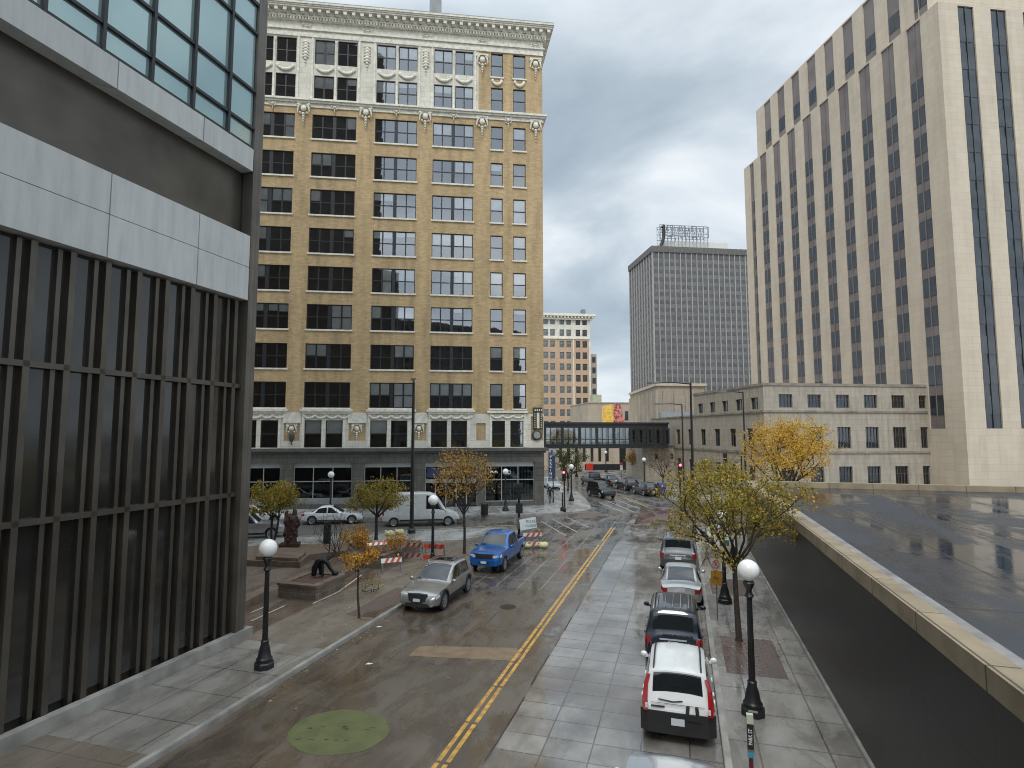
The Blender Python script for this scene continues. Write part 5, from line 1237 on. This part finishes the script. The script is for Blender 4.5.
tree('orange_shrub', atY(357, 34.2, .3), 1.6, .4, 1.35, LO, 'low orange leaved shrub left of the square stone planter', 1300, 111, .04, .13, stems=3, limbs=8, cat='shrub', levels=2)
tree('orange_shrub', atY(399, 33.6, .6), 1.1, .2, .85, LO, 'small orange shrub inside the square stone planter', 500, 121, .03, .12, stems=3, limbs=6, cat='shrub', levels=2)
tree('orange_shrub', atY(372, 27.5, KH), .55, .1, .45, LYG, 'tiny yellow shrub on the sidewalk below the stone planter', 160, 131, .02, .09, stems=2, limbs=4, cat='shrub', levels=2)

# ================================================================== PLAZA OBJECTS
PST = brickmat('planter stone', (.20, .155, .115), (.15, .115, .088), (.26, .22, .17), .62, .26, .02, stain=.45, sscale=2.5, vertical=True, bumps=.5)
def planter(p, rz, w_, d, hh, label):
    r = empty('stone_planter', p, rz, label, 'planter', 'stone planters on the plaza')
    MB().box(0, w_, 0, d, 0, hh).build('planter_wall', PST, r)
    b = MB(); t = .28
    b.box(-.05, w_+.05, -.05, t, hh, hh+.10); b.box(-.05, w_+.05, d-t, d+.05, hh, hh+.10); b.box(-.05, t, t, d-t, hh, hh+.10); b.box(w_-t, w_+.05, t, d-t, hh, hh+.10); b.build('coping', STEPST, r)
    MB().box(t, w_-t, t, d-t, hh, hh+.05).build('soil', SOIL, r); return r
planter(at(278, 597.5, KH), ST_ROT, 1.95, 2.3, .55, 'rough stone planter with red brown soil holding the bare shrub')
planter(at(383, 569, KH)-SN*2.1, ST_ROT, 2.1, 4.6, .62, 'square dark stone planter holding the yellow green tree')
tag(MB().prism([at(268, 598, KH), at(230, 618, KH), at(224, 612, KH), at(268, 592, KH)], KH, KH+.35).build('low_plaza_wall', STEPST), 'low dark stone wall running left from the stone planter', 'wall')
tag(MB().prism([at(342, 581, KH), at(362, 569, KH), at(359, 566, KH), at(340, 577, KH)], KH, KH+.35).build('low_plaza_wall', STEPST), 'low dark stone wall between the two stone planters', 'wall')
# rust red column sculpture
RUST = pmat('rust red bronze', (.05, .018, .014), .55, var=.45, vscale=3, bump=.6, bscale=8)
r = empty('column_sculpture', atY(290, 36.6, KH+.3), .3, 'rust red carved column sculpture on the stepped plaza platform', 'sculpture')
MB().prism([(-.75, -.5), (.65, -.5), (.75, .45), (-.65, .5)], 0, .32).build('plinth', RUST, r)
b = MB(); rg = random.Random(5)
prof = [(.50, .32), (.46, .6), (.42, 1.0), (.50, 1.25), (.46, 1.6), (.54, 1.9), (.52, 2.25), (.40, 2.45)]; b.lathe(prof, 9, flute=.18)
for k in range(26):
    a = rg.uniform(0, 6.28); z = rg.uniform(.5, 2.4); b.ball((.44*cos(a), .44*sin(a), z), rg.uniform(.09, .17), 7, 5, 1, 1, rg.uniform(1, 2))
b.tube([(-.3, 0, 2.3), (-.34, 0, 2.6), (-.25, .05, 2.8)], [.17, .14, .08], 7); b.tube([(.22, 0, 2.3), (.28, 0, 2.75), (.2, 0, 2.95)], [.19, .16, .10], 7); b.tube([(.4, 0, 1.4), (.62, -.1, 1.7), (.55, -.1, 2.1)], [.1, .09, .07], 6)
b.build('column', RUST, r, 50); r.scale = (.82, .82, .80)
# dark bent figure sculpture on the planter
DB = pmat('dark bronze', (.018, .02, .022), .45, metal=.4, var=.3)
r = empty('bent_sculpture', atY(322, 27.9, .79), .2, 'dark bronze arched sculpture resting on the left stone planter', 'sculpture')
b = MB(); b.tube([(-.38, 0, .02), (-.34, 0, .38), (-.2, 0, .66), (.02, .02, .74), (.22, 0, .58), (.38, 0, .30), (.52, 0, .12)], [.11, .15, .17, .15, .10, .075, .07], 10); b.ball((.60, 0, .10), .13, 10, 8, 1.3, 1, .8); b.tube([(-.18, .1, .60), (-.10, .16, .3), (-.06, .18, .02)], [.11, .09, .08], 8); b.tube([(.0, -.12, .62), (.02, -.18, .3), (.04, -.2, .02)], [.10, .08, .07], 8)
b.build('figure', DB, r, 60)
tag(MB().prism([at(323, 548, KH), at(330, 547, KH), at(331, 545, KH), at(324, 546, KH)], KH, KH+1.6).build('utility_cabinet', BLACK), 'dark metal utility cabinet behind the bare shrub', 'cabinet')
# ================================================================== BARRICADES, SANDBAGS, SIGNS
REDW = pmat('orange red stripe', (.55, .07, .03), .45, var=.1); WHS = pmat('white stripe', (.72, .70, .66), .45, var=.1)
FADE = pmat('faded board', (.34, .27, .24), .6, var=.2); REDD = pmat('dull red board', (.24, .035, .028), .5, var=.2)
def stripes(b, x0, x1, z0, z1, y, n=7, rev=False):
    w_ = (x1-x0)/n; sk_ = (z1-z0)*.6
    for i in range(n):
        b.cur = i % 2 if not rev else (i+1) % 2; a = x0+i*w_; c = a+w_
        lo = sk_ if i else 0; 
        q = [(max(x0, a), y, z0), (min(x1, c) if i == n-1 else c, y, z0), (min(x1, c+sk_) if i < n-1 else c, y, z1), (a+(sk_ if i else 0), y, z1)]
        b.quad(*q)
def barricade(p, rz, label, boards=2, w_=1.2, red=False, rot=0, faded=False):
    r = empty('striped_barricade', p, rz, label, 'barricade', 'striped barricades'); FR_ = STEEL
    b = MB()
    for x in (-w_/2+.05, w_/2-.05): b.tube([(x, -.28, 0), (x, 0, 1.0)], .022, 6); b.tube([(x, .28, 0), (x, 0, 1.0)], .022, 6)
    b.build('leg', FR_, r)
    for z in ((.72, .96), (.16, .40))[:boards]:
        bb = MB(); bb.box(-w_/2, w_/2, -.10 if z[0] > .5 else -.26, -.075 if z[0] > .5 else -.235, *z); o = bb.build('board', REDW if red else (FADE if faded else WHS), r)
        bb = MB(); stripes(bb, -w_/2, w_/2, z[0], z[1], (-.103 if z[0] > .5 else -.263)); bb.build('stripes', [(FADE if faded else WHS) if not red else REDW, REDD if (faded or (red and z[0] > .5)) else REDW], o)
    b = MB(); b.lathe([(.02, 1.0), (.02, 1.05), (.06, 1.06), (.06, 1.14), (.03, 1.17)], 10, (w_/2-.15, 0, 0)); b.build('warning_light', pmat('amber lens', (.65, .3, .03), .3), r, 40)
    return r
barricade(at(413, 559, KH), R(-8), 'faded striped barricade left of the lamp post, in front of the plaza walk', faded=True)
barricade(at(434.5, 561, KH), R(-6), 'barricade with plain red lower board, right of the lamp post base', red=True)
o = barricade(at(381, 556, KH+.68), R(25), 'striped barricade board lying on the stone planter', 1, 1.1); o.rotation_euler = (R(-60), 0, R(30)); o.location.z = .85
o = barricade(at(392, 573, KH), R(30), 'fallen striped barricade leaning on the planter corner', 1, 1.1); o.location.z = KH-.2; o.rotation_euler = (R(-20), 0, R(24))
r = barricade(at(532, 547.5), R(12), 'striped road closure barricade with white notice panel beside the blue pickup', 2, 1.25)
b = MB(Matrix.Translation((-.05, 0, 0))@Matrix.Rotation(R(-8), 4, 'Y')); b.box(-.56, .56, -.05, -.02, 1.22, 1.92); o = b.build('notice_panel', pmat('white notice', (.74, .78, .78), .4), r)
for k, (tx, zz, sz) in enumerate((('ROAD', 1.70, .26), ('CLOSED', 1.42, .22))):
    t = link('lettering', text_mesh(tx, sz, .004), o, (-.05-.22+.22, -.058, zz)); t.rotation_euler = (pi/2, R(-8)*0, 0); t.data.materials.append(pmat('grey green ink', (.12, .20, .18), .5))
SB = pmat('pale yellow sandbag', (.62, .58, .30), .8, var=.2, vscale=6, bump=.5)
for k, (pp, lab) in enumerate(((at(389, 536, KH), 'pale yellow sandbag on the corner walk, left of its pair'), (at(399, 534.5, KH), 'knotted yellow sandbag on the corner walk, right of its pair'), (at(527, 548), 'dirty sandbag under the road closure barricade'), (at(543, 548), 'cream sandbag at the right foot of the road closure barricade'))):
    b = MB(); b.ball((0, 0, .18), .30, 12, 8, 1.15, .8, .62); b.ball((.10, .06, .24), .26, 10, 7, 1, .8, .6); b.ball((-.22, -.02, .34), .09, 8, 6, 1.2, .8, .8); o = b.build('sandbag', SB, None, 60); o.location = pp; tag(o, lab, 'sandbag', 'sandbags')
# blue banner sign with PARKING
r = empty('parking_banner', atY(553.5, 62.5, KH), G_ROT, 'tall blue vertical parking banner sign on the far corner', 'sign')
BLU = pmat('banner blue', (.025, .05, .11), .45, var=.15); b = MB(); b.lathe([(.10, 0), (.06, .3), (.05, 5.9)], 10, (0, .12, 0)); b.build('pole', BLACK, r, 30)
b = MB(); b.box(-.52, .22, -.06, .04, 2.5, 5.3); b.build('banner', BLU, r)
b = MB(Matrix.Translation((-.15, -.01, 5.3))@Matrix.Rotation(pi/2, 4, 'X')); b.lathe([(.42, -.04), (.42, .05)], 24); b.build('round_head', pmat('grey head', (.38, .40, .45), .4), r)
for k, ch in enumerate('PARKING'):
    t = link('letter', text_mesh(ch, .36, .006, .008), r, (-.3, -.068, 4.82-k*.36)); t.rotation_euler.x = pi/2; t.data.materials.append(GLOBE)
t = link('letter', text_mesh('P', .5, .006, .01), r, (-.15, -.075, 5.32)); t.rotation_euler.x = pi/2; t.data.materials.append(BLU)
# corner sign boxes on short pole
r = empty('corner_signpost', at(561.5+1, 511, KH), 0, 'short black post with a small white sign on the far corner curb ramp', 'sign'); r.location = at(562.5, 511, KH)
b = MB(); b.lathe([(.22, 0), (.2, .3), (.07, .4), (.055, 2.3)], 10); b.build('post', BLACK, r, 30); MB().box(-.22, .22, -.09, -.06, 1.75, 2.3).build('sign_plate', WHS, r)
t = link('arrow', text_mesh('→', .3, .003), r, (0, -.093, 2.0)); t.rotation_euler.x = pi/2; t.data.materials.append(BLACK)
# red box sign far, small no entry sign
tag(MB(Matrix.Translation(atY(589.5, 88, 0))).box(-.45, .55, -.15, .15, 1.9, 2.9).build('red_sign_box', pmat('bright red panel', (.85, .04, .02), .4)), 'bright red box sign above the black pickup beyond the intersection', 'sign')
r = empty('small_street_sign', atY(621.5, 92, KH), 0, 'small white and red street sign in front of the dark parapet beneath the skyway', 'sign'); MB().tube([(0, 0, 0), (0, 0, 2.6)], .04, 6).build('post', STEEL, r); MB().box(-.22, .22, -.07, -.04, 1.5, 2.3).build('sign_plate', WHS, r); MB().box(-.22, .22, -.07, -.04, 2.35, 2.75).build('red_plate', REDW, r)
r = empty('corner_mailbox', atY(661.5, 69.3, KH), G_ROT, 'dark blue mailbox beside the black crossover at the far kerb', 'mailbox')
b = MB(); b.box(-.42, .42, -.4, .4, .15, 1.1); b.build('box', pmat('mail blue', (.02, .03, .14), .4), r)
b = MB(Matrix.Translation((0, 0, 1.1))@Matrix.Rotation(pi/2, 4, 'Y')); b.tube([(0, 0, -.42), (0, 0, .42)], .40, 16); b.build('hood', MATS['mail blue'], r, 40)
b = MB(); [b.box(x-.05, x+.05, y-.05, y+.05, 0, .15) for x in (-.35, .35) for y in (-.33, .33)]; b.build('leg', BLACK, r)
# right sidewalk signs
r = empty('parking_signpost', st(1.12, 25.25, KH), HD-pi/2, 'slim post with an orange sign and round no parking sign on the right sidewalk', 'sign'); r.location = at(717.5, 619, KH)
ORG = pmat('orange sign', (.62, .30, .02), .45, var=.1)
MB().tube([(0, 0, 0), (0, 0, 2.25)], .03, 8).build('post', STEEL, r); MB().box(-.26, .26, -.055, -.035, 1.40, 1.98).build('orange_plate', ORG, r)
o = MB().box(-.24, .24, -.055, -.035, 2.02, 2.48).build('no_parking_plate', WHS, r)
b = MB(); b.tube([(.155*cos(a*pi/9), -.06, 2.25+.155*sin(a*pi/9)) for a in range(19)], .018, 5); b.tube([(-.11, -.06, 2.36), (.11, -.06, 2.14)], .018, 5); b.build('prohibition_ring', pmat('sign red', (.55, .02, .03), .4), o)
t = link('lettering', text_mesh('P', .22, .003), o, (0, -.058, 2.25)); t.rotation_euler.x = pi/2; t.data.materials.append(BLACK)
b = MB(); b.tube([(-.12, -.06, 1.69), (.12, -.06, 1.69)], .015, 5); b.tube([(-.05, -.06, 1.76), (-.13, -.06, 1.69), (-.05, -.06, 1.62)], .015, 5); b.build('arrow', BLACK, r); r.scale = (.8, .8, .95)
l3 = [o for o in COL.objects if o.get('label', '').startswith('globe street lamp with a small plate')][0]
MB().box(-.20, .22, -.14, -.11, 2.45, 2.70).build('plate_sign', pmat('green plate', (.06, .12, .09), .5), l3); MB().box(-.20, .22, -.14, -.11, 2.22, 2.44).build('plate_sign', pmat('tan plate', (.50, .38, .24), .5), l3)
# pay station wand at the bottom right
r = empty('parking_zone_marker', st(1.25, 13.9, KH), ST_ROT, 'narrow black and blue parking zone marker post at the bottom of the right sidewalk', 'sign'); r.location = atY(752, 12.75, KH)
MB().tube([(0, 0, 0), (0, 0, .75)], .045, 10).build('post', pmat('maroon post', (.12, .02, .03), .4), r)
MB().box(-.06, .06, -.05, .05, .75, .90).build('blue_band', pmat('sky blue band', (.06, .28, .46), .4), r); MB().box(-.065, .065, -.052, .052, .90, .96).build('cap_ring', STEEL, r)
o = MB().box(-.062, .062, -.045, .045, .96, 1.62).build('black_panel', BLACK, r); MB().box(-.066, .066, -.05, .05, 1.62, 1.86).build('pale_cap', pmat('pale green cap', (.48, .52, .40), .5), r)
t = link('lettering', text_mesh('PARK ST', .11, .002), o, (0, -.048, 1.29)); t.rotation_euler = (pi/2, -pi/2, 0); t.data.materials.append(GLOBE); r.scale = (1, 1, .78)
# slim posts on the right sidewalk further on, bins by the shop
tag(MB(Matrix.Translation(at(706.5, 559, KH))).tube([(0, 0, 0), (0, 0, 2.6)], .03, 6).build('slim_post', STEEL), 'bare slim grey post on the right sidewalk by the grey wagon', 'post')
for pp, lab in ((at(484.5, 527, KH+.0), 'dark litter bin on the far sidewalk left of the shop lamp'),):
    b = MB(Matrix.Translation(atY(484.5, 52.8, KH))); b.lathe([(.30, 0), (.34, .1), (.34, 1.0), (.26, 1.1)], 14); tag(b.build('litter_bin', BLACK, None, 30), lab, 'bin')
# people: walker on the far corner and one distant
def person(p, rz, hh, top, legs, label, stride=.25, arms=.35):
    r = empty('person', p, rz, label, 'person')
    s_ = hh/1.75; J = {'pel': (0, 0, .95), 'ch': (0, .02, 1.30), 'nk': (0, .02, 1.48), 'hd': (0, .0, 1.60), 'ht': (0, .0, 1.70)}
    V = [J['pel'], J['ch'], J['nk'], J['hd'], J['ht']]; E_ = [(0, 1), (1, 2), (2, 3), (3, 4)]; rad = [.15, .17, .065, .10, .075]
    for sx in (-1, 1):
        i = len(V); V += [(sx*.10, 0, .88), (sx*.11, sx*stride*.4-.03, .50), (sx*.11, sx*stride, .08), (sx*.11, sx*stride-.14, .045)]; rad += [.10, .072, .05, .045]; E_ += [(0, i), (i, i+1), (i+1, i+2), (i+2, i+3)]
        i = len(V); V += [(sx*.19, .02, 1.40), (sx*arms*.85, -.02, 1.14), (sx*arms*.8, -.16, .98), (sx*arms*.7, -.24, .95)]; rad += [.075, .055, .045, .035]; E_ += [(1, i), (i, i+1), (i+1, i+2), (i+2, i+3)]
    me = bpy.data.meshes.new('tmp'); me.from_pydata([Vector(v)*s_ for v in V], E_, []); o = bpy.data.objects.new('tmp', me); COL.objects.link(o)
    md = o.modifiers.new('s', 'SKIN'); 
    for k, sv in enumerate(me.skin_vertices[0].data): sv.radius = (rad[k]*s_, rad[k]*s_*.8); sv.use_root = (k == 0)
    ms = o.modifiers.new('d', 'SUBSURF'); ms.levels = 2; ms.render_levels = 2
    dg = bpy.context.evaluated_depsgraph_get(); m2 = bpy.data.meshes.new_from_object(o.evaluated_get(dg)); m2.name = 'body'; bpy.data.objects.remove(o)
    for m in (top, legs, pmat('skin', (.45, .28, .20), .5)): m2.materials.append(m)
    for pl in m2.polygons:
        z = pl.center.z/s_; pl.material_index = 2 if z > 1.50 else (0 if z > .88 else 1); pl.use_smooth = True
    link('body', m2, r); b = MB(); b.ball((0, .025, 1.66*s_), .115*s_, 12, 8, .95, 1.05, .9); b.build('hair', BLACK, r, 60)
    return r
person(at(550, 503.5, KH), R(5), 1.75, pmat('black coat', (.012, .012, .016), .7), pmat('dark trousers', (.02, .022, .035), .7), 'person in dark coat and trousers walking on the far corner sidewalk')
# litter: leaves and paper scraps on the street and kerb
rg = random.Random(9); vs = []; fs = []
for i in range(1500):
    if i >= 520:
        tx, ty = ((359, 618), (458, 556), (739, 641), (739, 641), (376, 560), (400, 575))[i % 6]; c_ = at(tx, ty, KH+.01); q = c_+Vector((rg.gauss(0, 1.1), rg.gauss(0, 1.1), .012))
        if q.dot(SN) > NL-.3 and q.dot(SN) < NR+.3: q.z = .01
    elif i < 260: q = st(NR-rg.uniform(.0, .28)-.02, rg.uniform(12, 34), .01)
    elif i < 400: q = st(NL+abs(rg.gauss(0, .25)), rg.uniform(15, 34), .008)
    else: q = st(rg.uniform(NL, -7), rg.uniform(14, 30), .006)
    s_ = rg.uniform(.02, .055); a = rg.uniform(0, 6.28); b0 = len(vs)
    vs += [q+Vector((cos(a+t*pi/2), sin(a+t*pi/2), 0))*s_*(1 if t % 2 else .6)+Vector((0, 0, rg.uniform(0, .02))) for t in range(4)]; fs.append((b0, b0+1, b0+2, b0+3))
me = bpy.data.meshes.new('leaf_litter'); me.from_pydata(vs, [], fs); me.materials.append(leafmat('fallen leaves', [(0, (.30, .14, .04)), (.4, (.5, .32, .10)), (.8, (.20, .10, .04)), (1, (.75, .72, .6))])); tag(link('leaf_litter', me), 'fallen leaves and scraps scattered along both kerbs', 'leaves', kind='stuff')
for (u, v), lab in (((369, 664), 'white paper scrap on the brown road left of the patch'), ((379, 627), 'pale paper scrap in the left gutter'),):
    q = at(u, v, .012); tag(MB(Matrix.Translation(q)).add([(-.12, -.03, 0), (.05, -.06, .012), (.13, .04, .0), (-.04, .06, .02)], [(0, 1, 2, 3)]).build('paper_scrap', WHS), lab, 'litter')
b = MB(); 
for n_, s_ in ((2.6, 33.2),): pass

CRK = pmat('dark tar seam', (.022, .020, .018), .35, var=.3, vscale=8)
b = MB(); rg2 = random.Random(3)
for n0, s0, n1, s1 in ((-4.5, 9, -4.5, 44), (-1.2, 31, -1.25, 44), (-8.6, 28, -8.6, 38)):
    k = int(max(6, abs(s1-s0)*1.2+abs(n1-n0)*2)); p = st(n0, s0)
    for i in range(1, k+1):
        q = st(n0+(n1-n0)*i/k+rg2.uniform(-.03, .03), s0+(s1-s0)*i/k+rg2.uniform(-.03, .03))
        if rg2.random() < .8: strip(b, p, q, rg2.uniform(.02, .05), .0045)
        p = q
b.build('tar_seam', CRK)['kind'] = 'structure'
IRON = pmat('cast iron cover', (.05, .045, .04), .35, metal=.6, var=.3, vscale=10)
for q, lab in ((st(-7.4, 24.6, .0), 'round iron manhole cover left of the yellow lines near the silver crossover'), (at(640, 541, 0), 'round iron manhole cover in the right lane left of the grey wagon')):
    b = MB(Matrix.Translation(q)); b.lathe([(.36, 0), (.36, .006), (.31, .006), (.31, .003), (.20, .003), (.20, .006), (.02, .006)], 28); tag(b.build('manhole_cover', IRON), lab, 'cover')
